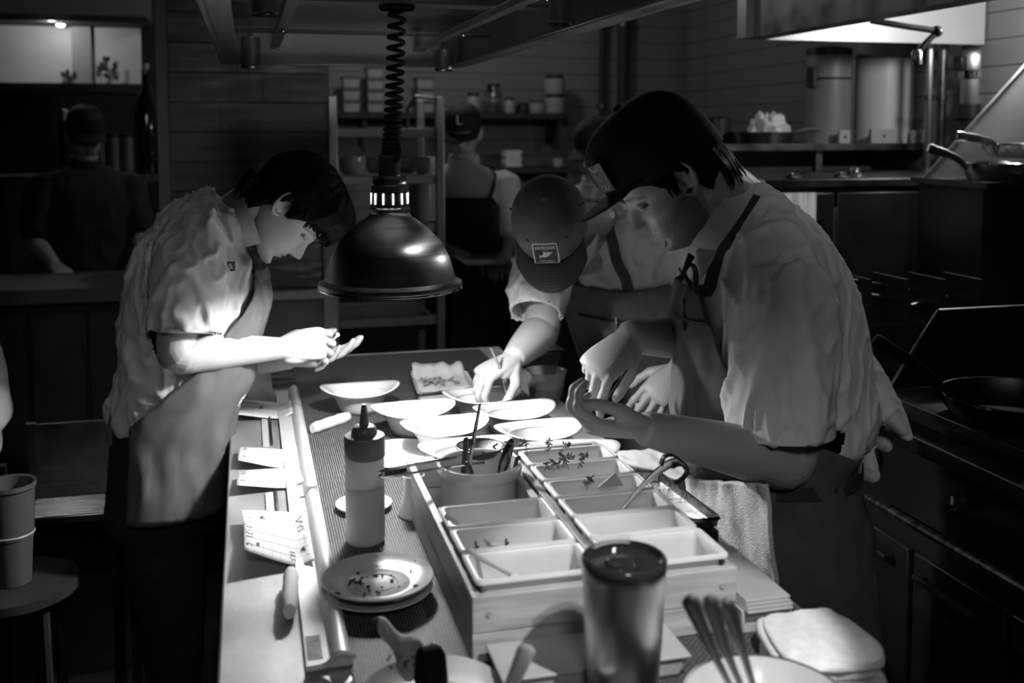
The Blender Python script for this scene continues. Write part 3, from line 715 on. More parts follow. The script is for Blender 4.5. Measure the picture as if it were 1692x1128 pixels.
skillet((c[0] + 0.05, 1.95, GZ), 0.17, 0.06, (-0.45, 0.12, 0.0), 0.16, 'black skillet with raised hollow handle on the griddle', 0.13, m=mat('blue_steel', 0.05, 0.3, 1.0, (6, 0.4, 0.1)), name='black_skillet')
for k, (a, b) in enumerate((((1420, 486), (1540, 500)), ((1400, 462), (1500, 478)), ((1505, 505), (1600, 480)), ((1430, 540), (1520, 532)), ((1440, 578), (1500, 574)))):
    o = thing('grill_skewer', ['long steel skewer lying behind the cook at elbow height', 'topmost thin steel skewer behind the right cook', 'slanted bright skewer pointing to the splash guard', 'steel bar of the middle grill rack', 'lowest bright steel bar beside the splash guard'][k], 'utensil', (0, 0, 0))
    A2, B2 = at(a[0], a[1], 2.5), at(b[0], b[1], 2.62)
    MB().tube([A2, B2], 0.006, 8).build('rod', STEEL, o)
    MB().ellip(tuple(B2), (0.01, 0.01, 0.01), None, 10, 6).build('knob', CHROME, o)
gr = thing('grill_stand', 'dark grill stand carrying the steel bars behind the cook', 'stand', (0, 0, 0))
g0, g1 = at(1395, 600, 2.52), at(1605, 600, 2.6)
for px in (1410, 1470, 1530, 1590):
    a2, b2 = at(px, 455, 2.56), at(px, 600, 2.56)
    MB().span((a2[0] - 0.008, 2.48, RZ + 0.03), (a2[0] + 0.008, 2.64, a2[2])).build('side_plate', BLACKM, gr)

# ================================================================== the pass
CZ = 0.92
ct = thing('pass_counter', 'long stainless steel pass counter the cooks lean over', 'counter', (0, 0, 0))
CX0, CX1, CY0, CY1 = -0.05, 0.775, 0.45, 3.18
MB().span((CX0, CY0, CZ - 0.04), (CX1, CY1, CZ)).build('worktop', STEELC, ct, bevel=0.004)
MB().span((CX0 + 0.06, CY0 + 0.05, 0.12), (CX1 - 0.06, CY1 - 0.05, CZ - 0.04)).build('body', BLACKM, ct)
for yy in (CY0 + 0.15, 1.8, CY1 - 0.15):
    for xx in (CX0 + 0.12, CX1 - 0.12): MB().lathe([(0.03, 0), (0.03, 0.12)], 12, (xx, yy, 0)).build('leg', STEEL, ct)
mt = thing('bar_mat', 'black woven mat covering the middle of the steel pass', 'mat', (0, 0, 0))
MZ = CZ + 0.004
MB().span((0.118, 0.9, CZ), (0.70, 3.14, MZ)).build('mesh_sheet', WEAVE, mt, smooth=0)
MB().span((0.055, 2.79, CZ), (0.118, 3.14, MZ - 0.001)).build('edge_strip', STEEL, mt)

# ticket rail
rl = thing('ticket_rail', 'long bent aluminium ticket rail along the left of the pass', 'rail', (0, 0, 0))
RY0, RY1 = 1.30, 2.74
prof = [(0.062, 0.0), (0.062, 0.003), (0.092, 0.003), (0.097, 0.012), (0.104, 0.018), (0.112, 0.018), (0.118, 0.012), (0.122, 0.0)]
ALU = mat('rail_aluminium', 0.72, 0.5, 0.35, (6, 0.1))
R = []
for y in np.linspace(RY0, RY1, 12): R.append([(x, y, CZ + MZ - CZ + z) for x, z in prof])
MB().rings(R).build('rail_strip', ALU, rl, smooth=50)
lip = MB(); lip.tube(catmull([(0.060, RY0 - 0.004, MZ + 0.004), (0.085, RY0 - 0.004, MZ + 0.006), (0.103, RY0 - 0.004, MZ + 0.020), (0.124, RY0 - 0.004, MZ + 0.014)], 5), 0.004, 8); lip.build('end_lip', ALU, rl)
MB().span((0.064, RY0 + 0.02, MZ + 0.003), (0.084, RY0 + 0.085, MZ + 0.0036)).build('sticker', BLACKP, rl)
for i in range(3): MB().span((0.067, RY0 + 0.028 + i * 0.02, MZ + 0.0036), (0.081, RY0 + 0.031 + i * 0.02, MZ + 0.004)).build('sticker_line', PAPER, rl)
MB().span((0.0905, 1.93, MZ + 0.019), (0.122, 1.94, MZ + 0.0195)).build('rail_joint', STEEL, rl)
for k, (y0, y1) in enumerate(((2.29, 2.60), (1.86, 1.98))):
    o = MB().span((0.022, y0, CZ), (0.036, y1, CZ + 0.004)).build('ticket_clip', ALU); tag(o, ['long flat aluminium strip between the far tickets and the near ones', 'short flat aluminium strip between ticket pairs'][k], 'strip')
    MB().tube([(0.040, y0, CZ + 0.004), (0.040, y1, CZ + 0.004)], 0.004, 8).build('roller', DSTEEL, o)
# tickets
def ticket(c, label, marks, group='order tickets in the rail', lift=0.012, curl=0.0):
    # c: four pixel corners: left-far, right-far, right-near, left-near at counter height
    W = [atz(px, py, CZ + 0.006) for px, py in c]
    def fn(u, v):
        a = W[0] * (1 - u) + W[1] * u; b = W[3] * (1 - u) + W[2] * u; p = a * (1 - v) + b * v
        return V3(p[0], p[1], p[2] + lift * (1 - u) ** 1.6 + 0.004 * math.sin(3.1 * u + 2 * v) + curl * v * (1 - u) + 0.014 * max(0, (u - 0.8)) / 0.2 * 0.9)
    t = thing('order_ticket', label, 'ticket', (0, 0, 0), group=group)
    MB().grid(fn, 14, 8).build('paper', PAPER, t, solid=0.0004)
    k = MB()
    def stroke(pts, r=0.0006):
        k.tube([fn(a, b) + V3(0, 0, 0.0012) for a, b in pts], r, 4, flat=0.5)
    for u in np.linspace(0.15, 0.9, 7): stroke([(u, 0.03), (u, 0.5), (u, 0.97)], 0.00018)
    for v in (0.25, 0.5, 0.75): stroke([(q, v) for q in np.linspace(0.04, 0.96, 6)], 0.00018)
    for m_ in marks: stroke(m_)
    k.build('handwriting', INK, t)
    return t
def scrib(u, v, n, s, seed):
    rnd = random.Random(seed); out = []
    for i in range(n):
        out.append([(u + i * s * 0.2 + rnd.uniform(-s, s) * 0.5, v + rnd.uniform(-s, s) * 1.6) for _ in range(4)])
    return out
DIG = {'1': [[(0.5, 0), (0.5, 1)]], '2': [[(0.1, 0.2), (0.5, 0), (0.9, 0.25), (0.1, 1), (0.9, 1)]], '-': [[(0.2, 0.5), (0.8, 0.5)]],
       '6': [[(0.8, 0.05), (0.3, 0.4), (0.2, 0.8), (0.6, 1), (0.8, 0.7), (0.3, 0.6)]], '4': [[(0.3, 0), (0.1, 0.6), (0.9, 0.6)], [(0.7, 0.2), (0.7, 1)]],
       'H': [[(0.15, 0), (0.15, 1)], [(0.85, 0), (0.85, 1)], [(0.15, 0.5), (0.85, 0.5)]], '3': [[(0.1, 0.05), (0.8, 0.15), (0.4, 0.45), (0.85, 0.75), (0.1, 1)]],
       'V': [[(0.1, 0), (0.5, 1), (0.9, 0)]], 'G': [[(0.9, 0.15), (0.4, 0), (0.1, 0.5), (0.4, 1), (0.9, 0.8), (0.9, 0.55), (0.55, 0.55)]], 'N': [[(0.1, 1), (0.1, 0), (0.9, 1), (0.9, 0)]]}
def word(s, u, v, w, h):     # written sideways: letters advance along v (toward the near edge)
    out = []
    for i, ch in enumerate(s):
        for st in DIG.get(ch, []):
            out.append([(u + h * (1 - y), v + w * (i + x * 0.8)) for x, y in st])
    return out
ticket([(398, 668), (481, 668), (484, 688), (391, 695)], 'farthest order ticket in the rail, beside the left cook', scrib(0.4, 0.5, 5, 0.06, 1))
ticket([(395, 746), (490, 745), (494, 772), (393, 771)], 'second farthest order ticket in the rail', word('4-1', 0.06, 0.1, 0.26, 0.08), lift=0.01)
ticket([(394, 787), (492, 773), (502, 801), (391, 813)], 'middle order ticket in the rail, slanting toward its neighbour', word('H-1', 0.05, 0.1, 0.26, 0.08), lift=0.01)
ticket([(396, 857), (506, 848), (512, 890), (402, 886)], 'gridded order ticket partly under the nearest one', scrib(0.3, 0.4, 4, 0.05, 5) + word('VG', 0.82, 0.25, 0.3, 0.1), lift=0.016)
ticket([(404, 886), (511, 885), (521, 934), (404, 938)], 'nearest order ticket with large handwriting', word('1-21-6', 0.03, 0.02, 0.14, 0.10) + word('H3', 0.66, 0.62, 0.16, 0.08) + scrib(0.2, 0.7, 3, 0.05, 8) + scrib(0.85, 0.55, 4, 0.06, 9), lift=0.02, curl=0.006)
# rolled napkins
def roll(a, b, r, label):
    a = np.asarray(a); b = np.asarray(b); d = nrm(b - a); L = np.linalg.norm(b - a)
    t = thing('rolled_napkin', label, 'napkin', tuple((a + b) / 2 - V3(0, 0, r)), group='rolled napkins')
    path = [a + (b - a) * s for s in np.linspace(0, 1, 9)]
    rr = [r * (0.80 if i in (0, 8) else 1.0) * (1 + 0.06 * math.sin(i * 2.3)) for i in range(9)]
    MB().tube(path, rr, 16, flat=0.8).build('roll', LINEN, t, world=True)
    mid = (a + b) / 2
    s = nrm(np.cross(d, (0, 0, 1)))
    fl = [mid - d * L * 0.1 + s * r * 0.5 * q + V3(0, 0, 1.0 * r * (1 - abs(q) * 0.5) * 0.85) + d * q * L * 0.16 for q in np.linspace(-1.4, 1.4, 9)]
    MB().tube(fl, 0.0025, 6).build('loose_edge', LINEN, t, world=True)
    return t
roll(atz(516, 708, MZ + 0.012), atz(576, 688, MZ + 0.012), 0.0135, 'white rolled napkin lying on the woven mat')
roll(atz(481, 947, CZ + 0.018), atz(478, 1010, CZ + 0.018), 0.0145, 'soiled rolled napkin lying against the ticket rail')

# ------------------------------------------------------------------ oval bowls
def oval_bowl(c, rz, label, a=0.098, b=0.076, h=0.054, food=None, seed=1, scale=1.0):
    t = thing('oval_bowl', label, 'bowl', tuple(c), rz, group='oval serving bowls under the heat lamp')
    n = 56
    def ring(rx, ry, z, sad):
        return [(rx * math.cos(q), ry * math.sin(q), z + sad * (math.cos(q) ** 2) ** 1.3) for q in np.linspace(0, 2 * math.pi, n, endpoint=False)]
    s = 0.013
    outer = [ring(0.036, 0.034, 0.0, 0), ring(0.046, 0.043, 0.001, 0), ring(0.052, 0.049, 0.012, 0), ring(0.060, 0.056, 0.030, 0.001), ring(0.069, 0.060, 0.040, 0.004), ring(0.084, 0.067, 0.047, 0.012), ring(a - 0.001, b - 0.001, h - 0.003, s), ring(a, b, h, s)]
    inner = [ring(a - 0.002, b - 0.002, h + 0.0015, s), ring(0.086, 0.068, h - 0.001, 0.013), ring(0.070, 0.058, h - 0.006, 0.005), ring(0.064, 0.0545, h - 0.012, 0.002), ring(0.058, 0.050, 0.024, 0), ring(0.050, 0.044, 0.012, 0), ring(0.034, 0.030, 0.008, 0), ring(0.004, 0.004, 0.007, 0)]
    R = [[(x * scale, y * scale, z * scale) for x, y, z in r] for r in outer + inner]
    MB().rings(R).build('bowl_wall', PORC, t, smooth=60)
    MB().tube([(0.066 * scale * math.cos(q), 0.0560 * scale * math.sin(q), (h - 0.0095) * scale + 0.003 * math.cos(q) ** 2) for q in np.linspace(0, 2 * math.pi, 40, endpoint=False)], 0.0016, 6, closed=True).build('inner_rim', PORC, t)
    if food:
        rnd = random.Random(seed); g = MB()
        for i in range(46):
            r, q = 0.036 * math.sqrt(rnd.random()), rnd.uniform(0, 6.28)
            M = Matrix.Rotation(rnd.uniform(0, 3), 3, 'Z') @ Matrix.Rotation(rnd.uniform(-.5, .5), 3, 'X')
            s_ = rnd.uniform(0.0025, 0.0055)
            g.box((r * math.cos(q), r * math.sin(q), 0.012 + rnd.uniform(0, 0.009) * (1.2 - r / 0.036)), (s_ * 1.6, s_, s_), M=M)
        o = g.build('diced_garnish', DICE if food == 1 else mat('dark_garnish', 0.22, 0.5, 0, (90, 0.9)), loc=tuple(c), rot=(0, 0, rz))
        tag(o, label.replace('oval bowl', 'diced food inside the oval bowl').replace('white ', ''), 'food', kind='stuff')
    return t
HB = MZ + 0.058
def bowl_at(px, py, rz, label, **k):
    c = atz(px, py, HB); return oval_bowl((c[0], c[1], MZ), rz, label, **k)
bowl_at(595, 641, 0.0, 'white oval bowl alone at the left of the group, by the cook\'s hand', food=1, seed=1)
bowl_at(683, 673, 0.05, 'white oval bowl second from left, behind the squeeze bottle tip', food=1, seed=2)
bowl_at(735, 700, 0.10, 'white oval bowl in the middle of the front row', food=1, seed=3)
bowl_at(797, 650, 0.05, 'white oval bowl farthest back, beneath the tweezers hand', food=1, seed=4)
bowl_at(850, 675, 0.14, 'white oval bowl the tweezers dip into', food=1, seed=5)
bowl_at(890, 707, 0.10, 'white oval bowl with dark diced food nearest the cupped hand', food=2, seed=6)
bowl_at(770, 738, 0.08, 'white oval bowl half hidden behind the utensil crock', food=1, seed=7)
bowl_at(945, 742, -0.12, 'white oval bowl half hidden behind the farthest garnish pan', seed=8)
def plate(c, r, label, h=0.016, m=PORC, name='round_plate', group=None, well=0.62):
    t = thing(name, label, 'plate', tuple(c), group=group)
    MB().lathe([(0, 0), (r * 0.55, 0), (r * 0.6, 0.003), (r * 0.92, h * 0.8), (r * 0.985, h), (r, h + 0.001), (r * 0.99, h + 0.003), (r * 0.93, h * 0.8 + 0.004), (r * well, 0.0065), (r * (well - 0.03), 0.0075), (r * (well - 0.06), 0.006), (0, 0.006)], 64).build('dish', m, t, smooth=60)
    MB().lathe([(r * 0.34, 0.006), (r * 0.35, 0.0072), (r * 0.365, 0.006)], 48).build('foot_ring', m, t)
    return t
c = atz(663, 752, MZ + 0.012)
plate((c[0], c[1], MZ), 0.095, 'round white plate on the mat behind the squeeze bottle', name='round_plate')
c = atz(601, 832, MZ + 0.008)
plate((c[0], c[1], MZ), 0.052, 'small white saucer lying on the mat beside the squeeze bottle', h=0.008, name='side_saucer')
# soiled plate stack
c = atz(623, 985, MZ)
pl0 = plate((c[0], c[1], MZ), 0.0835, 'lower of the two soiled round plates in the foreground', h=0.015, m=PORCG, group='stacked soiled plates')
pl1 = plate((c[0] + 0.002, c[1] + 0.004, MZ + 0.013), 0.0835, 'upper of the two soiled round plates, scattered with dark crumbs', h=0.015, m=PORCG, group='stacked soiled plates')
rnd = random.Random(9); g = MB()
for i in range(46):
    r, q = 0.02 + 0.058 * rnd.random() ** 1.2, rnd.uniform(0, 6.28)
    if i < 18: r, q = rnd.uniform(0.02, 0.05), rnd.uniform(2.6, 4.2)
    s_ = rnd.uniform(0.0008, 0.0032)
    z = 0.008 if r < 0.05 else 0.008 + (r - 0.05) / 0.028 * 0.008
    g.ellip((r * math.cos(q), r * math.sin(q), z), (s_ * rnd.uniform(0.8, 1.8), s_, s_ * 0.6), Matrix.Rotation(rnd.uniform(0, 3), 3, 'Z'), 7, 5)
o = g.build('plate_crumbs', CRUMB, loc=(c[0] + 0.002, c[1] + 0.004, MZ + 0.013)); tag(o, 'dark crumbs scattered on the upper soiled plate', 'crumbs', kind='stuff')

# squeeze bottle
c = atz(604, 893, MZ)
sb = thing('squeeze_bottle', 'white squeeze bottle with grey pointed cap standing on the mat', 'bottle', (c[0], c[1], MZ))
bh = 0.152
SQ = mat('squeeze_plastic', 0.74, 0.4, 0, (6, 0.04)); SQ2 = mat('sauce_in_plastic', 0.52, 0.4, 0, (6, 0.05))
for m_ in (SQ, SQ2):
    q_ = m_.node_tree.nodes['Principled BSDF']; q_.inputs['Subsurface Weight'].default_value = 0.8; q_.inputs['Subsurface Radius'].default_value = (1, 1, 1); q_.inputs['Subsurface Scale'].default_value = 0.03
MB().lathe([(0.0331, 0.097), (0.033, bh - 0.01), (0.032, bh), (0.029, bh + 0.004), (0, bh + 0.004)], 40).build('bottle_body', SQ, sb)
MB().lathe([(0, 0), (0.030, 0), (0.0325, 0.004), (0.033, 0.01), (0.0331, 0.0985), (0, 0.0985)], 40).build('sauce_fill', SQ2, sb)
MB().lathe([(0.0335, bh - 0.006), (0.0345, bh - 0.004), (0.0345, bh + 0.028), (0.033, bh + 0.031), (0.022, bh + 0.033), (0.022, bh + 0.036), (0.0195, bh + 0.044), (0.016, bh + 0.047), (0.0075, bh + 0.048)], 40).build('cap', CAPG, sb)
MB().lathe([(0.0085, bh + 0.046), (0.0068, bh + 0.062), (0.0042, bh + 0.082), (0.0030, bh + 0.083), (0.0, bh + 0.083)], 20).build('nozzle', CAPG, sb)
# small flared vase
c = atz(692, 850, MZ)
bv = thing('bud_vase', 'small flared cream vase standing against the garnish box', 'vase', (c[0] - 0.01, c[1], MZ))
MB().lathe([(0, 0), (0.026, 0), (0.0275, 0.003), (0.025, 0.012), (0.0195, 0.035), (0.0175, 0.055), (0.019, 0.068), (0.021, 0.074), (0.0185, 0.074), (0.0155, 0.06), (0, 0.05)], 32).build('vase_wall', PORCG, bv)
MB().lathe([(0.0195, 0.072), (0.0215, 0.0745), (0.019, 0.0765)], 32).build('lip', PORCG, bv)

# ------------------------------------------------------------------ wooden garnish boxes and pans
BZ = 1.018
def wood_box(x0, x1, y0, y1, label):
    t = thing('garnish_box', label, 'box', ((x0 + x1) / 2, (y0 + y1) / 2, MZ), group='wooden garnish boxes')
    th = 0.012
    zz = [MZ, MZ + 0.040, BZ - 0.004]
    for k in range(2):
        for y in (y0, y1 - th): MB().span((x0, y, zz[k] + 0.0006), (x1, y + th, zz[k + 1] - 0.0006)).build('plank', WOOD, t, world=True, bevel=0.001)
        for x in (x0, x1 - th): MB().span((x, y0 + th + 0.0004, zz[k] + 0.0006), (x + th, y1 - th - 0.0004, zz[k + 1] - 0.0006)).build('plank', WOODH, t, world=True, bevel=0.001)
    MB().span((x0 + th, y0 + th, MZ), (x1 - th, y1 - th, MZ + 0.006)).build('bottom_board', WOODH, t, world=True)
    for x in (x0 + 0.022, x1 - 0.022):
        MB().lathe([(0, 0.0), (0.0042, 0.0), (0.0042, 0.002), (0, 0.002)], 12).build('plug', WOODH, t, loc=(x - t.location.x, y0 - t.location.y, BZ - 0.028 - MZ), rot=(math.pi / 2, 0, 0))
    return t
wood_box(0.272, 0.456, 1.262, 1.83, 'left wooden garnish box holding pans and the utensil crock')
wood_box(0.463, 0.647, 1.262, 1.86, 'right wooden garnish box filled with a row of white pans')
def pan(x0, x1, y0, y1, label, h=0.075, m=PLASTW):
    cx, cy = (x0 + x1) / 2, (y0 + y1) / 2
    t = thing('garnish_pan', label, 'pan', (cx, cy, BZ - h), group='white garnish pans in the wooden boxes')
    W, D = (x1 - x0) / 2, (y1 - y0) / 2
    def ring(w, d, z, r):
        out = []
        for qx, qy, a0 in ((1, 1, 0), (-1, 1, math.pi / 2), (-1, -1, math.pi), (1, -1, 1.5 * math.pi)):
            for k in range(5):
                a = a0 + k * math.pi / 8; out.append((qx * (w - r) + r * math.cos(a), qy * (d - r) + r * math.sin(a), z))
        return out
    top = h + 0.012
    R = [ring(W * .86, D * .80, 0, .006), ring(W - 0.010, D - 0.009, h - 0.002, .008), ring(W - 0.009, D - 0.007, top - 0.006, .008), ring(W - 0.0005, D - 0.0005, top - 0.005, .009), ring(W - 0.0005, D - 0.0005, top - 0.001, .009), ring(W - 0.0015, D - 0.0015, top, .009),
         ring(W - 0.0085, D - 0.0075, top, .009), ring(W - 0.0105, D - 0.0095, top - 0.003, .008), ring(W - 0.012, D - 0.011, top - 0.012, .008), ring(W * .84, D * .76, 0.005, .006)]
    MB().rings(R).build('pan_wall', m, t, smooth=50)
    lp_ = MB(); lp_.tube([(x, y, top - 0.001) for x, y, z in ring(W - 0.003, D - 0.003, 0, .009)], 0.0022, 6, closed=True); lp_.build('rolled_rim', m, t)
    return t
LY = [1.268, 1.368, 1.458, 1.552]
onm = ['nearest white pan in the left box, with a plastic stick across it', 'middle white pan in the left box, streaked with dark sauce', 'farthest white pan in the left box, against the crock']
for i in range(3): pan(0.2775, 0.4495, LY[i], LY[i + 1] - 0.002, onm[i])
RY = [1.268, 1.372, 1.456, 1.540, 1.622, 1.706, 1.790]
onm = ['nearest white pan in the right box, behind the steel tumbler', 'second nearest empty white pan in the right box', 'white pan in the right box the long spoon rests in', 'white pan in the right box with a paper wedge and a herb tuft', 'white pan in the right box with several herb sprigs', 'farthest white pan in the right box with thin herb stems']
for i in range(6): pan(0.4695, 0.6405, RY[i], RY[i + 1] - 0.002, onm[i])
# sauce streaks and herbs
rnd = random.Random(21)
g = MB()
for i in range(9):
    x = rnd.uniform(0.31, 0.36); z = rnd.uniform(0.97, 1.0); q = [(x + rnd.uniform(-.008, .008), 1.440 + 0.0 + (z - .96) * 0.06 + 0.002 * j * 0, z - j * 0.008 + 0.015) for j in range(4)]
    g.tube(q, 0.0012, 5)
o = g.build('sauce_streak', CRUMB); tag(o, 'dark sauce streaks on the wall of the middle left pan', 'sauce', kind='stuff')
g = MB()
g.grid(lambda u, v: (0.30 + 0.13 * u, 1.385 + 0.055 * v, 0.952 + 0.008 * noise.noise((u * 4, v * 4, 1)) + 0.022 * math.exp(-((u - .75) / .22) ** 2)), 24, 10)
o = g.build('chopped_greens', mat('dark_greens', 0.035, 0.6, 0, (80, 0.6), (200, 0.8, 0.003)), solid=0.004); tag(o, 'dark chopped greens heaped in the middle left pan', 'food', kind='stuff')
def sprig(base, d, L, seed, label, broad=0.0045):
    rnd = random.Random(seed); base = np.asarray(base); d = nrm(d)
    t = thing('herb_sprig', label, 'herb', tuple(base), group='herb sprigs in the pans')
    path = [base + d * L * s + V3(0, 0, 0.015 * math.sin(s * 3)) for s in np.linspace(0, 1, 6)]
    MB().tube(path, 0.0007, 5).build('stem', GREEN, t, world=True)
    for i in range(16):
        s = 0.15 + 0.85 * i / 15; p = base + d * L * s + V3(0, 0, 0.015 * math.sin(s * 3))
        M = Matrix.Rotation(rnd.uniform(0, 6.28), 3, 'Z') @ Matrix.Rotation(rnd.uniform(-1, 1), 3, 'Y')
        off = M @ Vector((broad * 1.1, 0, 0))
        MB().ellip(p + np.array(off), (broad, broad * 0.45, 0.0014), M, 8, 4).build('leaf', GREEN, t, world=True)
for k, (px, py, dx, dz) in enumerate(((900, 778, .8, .25), (928, 772, .7, .5), (955, 774, .5, .7), (940, 776, -.3, .6))):
    sprig(at(px, py, 1.665), (dx, 0.1, dz * .5), 0.024, k, ['leafy herb sprig lying at the left of the herb pan', 'bushy herb sprig in the middle of the herb pan', 'tallest herb sprig at the right of the herb pan', 'short herb sprig leaning left in the herb pan'][k])
for k, (px, py, dx, dz) in enumerate(((872, 752, -.2, .5), (905, 754, .1, .9), (925, 754, .7, .7))):
    sprig(at(px, py, 1.75), (dx, 0.1, dz * .6), 0.022, 30 + k, ['small herb stem at the left of the farthest right-box pan', 'upright herb stem in the farthest right-box pan', 'slanting herb stem at the right of the farthest right-box pan'][k], 0.004)
sprig(at(970, 808, 1.58), (.4, 0.1, .4), 0.012, 50, 'tiny herb tuft beside the paper wedge', 0.005)
w1 = at(988, 806, 1.57)
o = MB().add([w1, w1 + V3(0.045, 0, 0), w1 + V3(0.032, 0.004, 0.022), w1 + V3(0, 0.006, 0), w1 + V3(0.045, 0.006, 0), w1 + V3(0.032, 0.008, 0.022)], [(0, 1, 2), (5, 4, 3), (0, 3, 4, 1), (1, 4, 5, 2), (2, 5, 3, 0)]).build('paper_wedge', mat('grey_paper', 0.3, 0.8)); tag(o, 'small grey folded paper wedge inside a right-box pan', 'paper')
# plastic sticks across the left pans
for k, (a, b) in enumerate(((at(736, 856, 1.50), at(815, 902, 1.435)), (at(770, 914, 1.37), at(850, 956, 1.30)))):
    d = b - a
    t = thing('plastic_stick', ['white plastic stick lying across the middle left pan', 'white plastic stick lying across the nearest left pan'][k], 'utensil', tuple(a), group='plastic sticks in the pans')
    MB().tube([a + d * s + V3(0, 0, 0.004) for s in np.linspace(0, 1, 6)], 0.0042, 10, flat=0.6).build('shaft', PLASTW, t, world=True)
    MB().ellip(b + V3(0, 0, 0.004), (0.0065, 0.0065, 0.003), None, 12, 6).build('tip', PLASTW, t, world=True)

# crock with utensils
cc = at(792, 790, 1.715)
CRX, CRY, CRZ = cc[0], 1.715, MZ + 0.012
cr_ = thing('utensil_crock', 'grey ceramic crock full of utensils standing in the left box', 'crock', (CRX, CRY, CRZ))
RR = 0.0745; CH = at(792, 775, 1.715)[2] - CRZ + 0.012
MB().lathe([(0, 0), (RR * .84, 0), (RR * .88, 0.004), (RR * .90, CH - 0.026), (RR * .93, CH - 0.02), (RR * .985, CH - 0.016), (RR, CH - 0.008), (RR * .985, CH), (RR * .93, CH), (RR * .90, CH - 0.01), (RR * .86, 0.01), (0, 0.008)], 56).build('crock_wall', PORCG, cr_, smooth=50)
MB().tube([(RR * .955 * math.cos(a), RR * .955 * math.sin(a), CH) for a in np.linspace(0, 2 * math.pi, 48, endpoint=False)], 0.003, 6, closed=True).build('rim', PORCG, cr_)
def utensil(pts, r, m_, label, tip=None, flat=1.0, name='utensil', part='shaft'):
    t = thing(name, label, 'utensil', tuple(pts[0]), group='utensils in the crock')
    P = catmull(pts, 6)
    rr = np.interp(np.linspace(0, 1, len(P)), np.linspace(0, 1, len(r)), r)
    MB().tube(P, list(rr), 10, flat=flat).build(part, m_, t, world=True)
    e = P[-1]
    MB().ellip(e, (rr[-1] * 1.1, rr[-1] * 1.1, rr[-1] * 1.1), None, 10, 6).build('end_cap', tip or m_, t, world=True)
    return t
YU = 1.70
TW = mat('twisted_steel', 0.3, 0.3, 1.0, (120, 0.7))
utensil([at(770, 800, YU), at(781, 735, YU), at(793, 668, YU)], [0.003, 0.0032, 0.004, 0.0032, 0.002], TW, 'slim twisted steel spoon handle rising highest from the crock', name='twisted_spoon')
utensil([at(766, 800, YU + .02), at(768, 765, YU + .02), at(770, 726, YU + .02)], [0.0055, 0.0055, 0.0045], BLACKP, 'short black knife handle upright in the crock', flat=0.6, name='knife_handle')
utensil([at(824, 800, YU), at(834, 765, YU), at(844, 730, YU)], [0.006, 0.0085, 0.0105, 0.0095, 0.006], mat('glossy_black', 0.015, 0.15, coat=0.5), 'thick glossy black knife handle leaning right in the crock', flat=0.7, name='knife_handle')
utensil([at(780, 795, YU - .03), at(778, 780, YU - .03), at(772, 766, YU - .03)], [0.004, 0.005, 0.004], BLACKP, 'stubby black handle low inside the crock', name='knife_handle')
utensil([at(846, 800, YU + .01), at(852, 775, YU + .01), at(856, 757, YU + .01)], [0.005, 0.006, 0.005], BLACKP, 'black handle lying against the right inside of the crock', name='knife_handle')
# strainer: looped wire handle + dark bowl
st = thing('wire_strainer', 'wire strainer whose long looped handle sticks out left of the crock', 'strainer', tuple(at(790, 745, 1.76)))
h0, h1, h2, h3 = at(745, 757, 1.72), at(632, 778, 1.62), at(634, 788, 1.615), at(745, 771, 1.69)
MB().tube(catmull([at(800, 748, 1.76), h0, h1 + V3(0.006, 0, 0.001), h1 + V3(0, 0, -0.004), h2 + V3(0.004, 0, 0), h3, at(800, 764, 1.72)], 6), 0.0024, 8).build('handle', CHROME, st, world=True)
sc2 = at(795, 748, 1.80)
g = MB(); g.lathe([(0.0, 0.0), (0.02, 0.003), (0.036, 0.012), (0.044, 0.024), (0.0435, 0.025), (0.035, 0.014), (0.019, 0.005), (0, 0.002)], 30, tuple(sc2 - V3(0, 0, 0.012))); g.build('mesh_bowl', DSTEEL, st, world=True)
MB().tube([sc2 + V3(0.045 * math.cos(a), 0.045 * math.sin(a), 0.013) for a in np.linspace(0, 6.283, 32, endpoint=False)], 0.002, 6, closed=True).build('rim', BLACKM, st, world=True)
MB().tube(catmull([sc2 + V3(0.03, 0, 0.014), at(815, 738, 1.83), at(836, 730, 1.85), at(842, 745, 1.84)], 6), 0.002, 6).build('rest_hook', BLACKM, st, world=True)

# long spoon resting in right box pan, with black strap
sp = thing('serving_spoon', 'long steel serving spoon leaning out of a right-box pan', 'spoon', tuple(at(1030, 842, 1.49)))
pts = [at(1027, 843, 1.50), at(1050, 815, 1.50), at(1078, 787, 1.49), at(1103, 768, 1.48), at(1122, 762, 1.47)]
P = catmull(pts, 6)
MB().tube(P, list(np.interp(np.linspace(0, 1, len(P)), [0, .3, .75, 1], [0.003, 0.0042, 0.0085, 0.0095])), 10, flat=0.45).build('handle', STEEL, sp, world=True)
MB().ellip(pts[0] + V3(-0.008, 0, -0.012), (0.016, 0.011, 0.006), Matrix.Rotation(0.6, 3, 'Y'), 16, 8).build('spoon_bowl', CHROME, sp, world=True)
bs = thing('black_strap', 'coiled black strap hooked over the serving spoon end', 'strap', tuple(at(1120, 770, 1.47)))
g = MB(); g.tube(catmull([at(1092, 768, 1.465), at(1098, 754, 1.465), at(1112, 752, 1.465), at(1127, 762, 1.465), at(1136, 775, 1.465), at(1128, 790, 1.465), at(1114, 798, 1.465)], 6), 0.008, 8, flat=0.25, side=(0, 1, 0)); g.build('band', BLACKP, bs, world=True)
MB().tube(catmull([at(1110, 772, 1.465), at(1125, 768, 1.47), at(1140, 783, 1.47)], 5), 0.006, 8, flat=0.3, side=(0, 1, 0)).build('loop', BLACKP, bs, world=True)

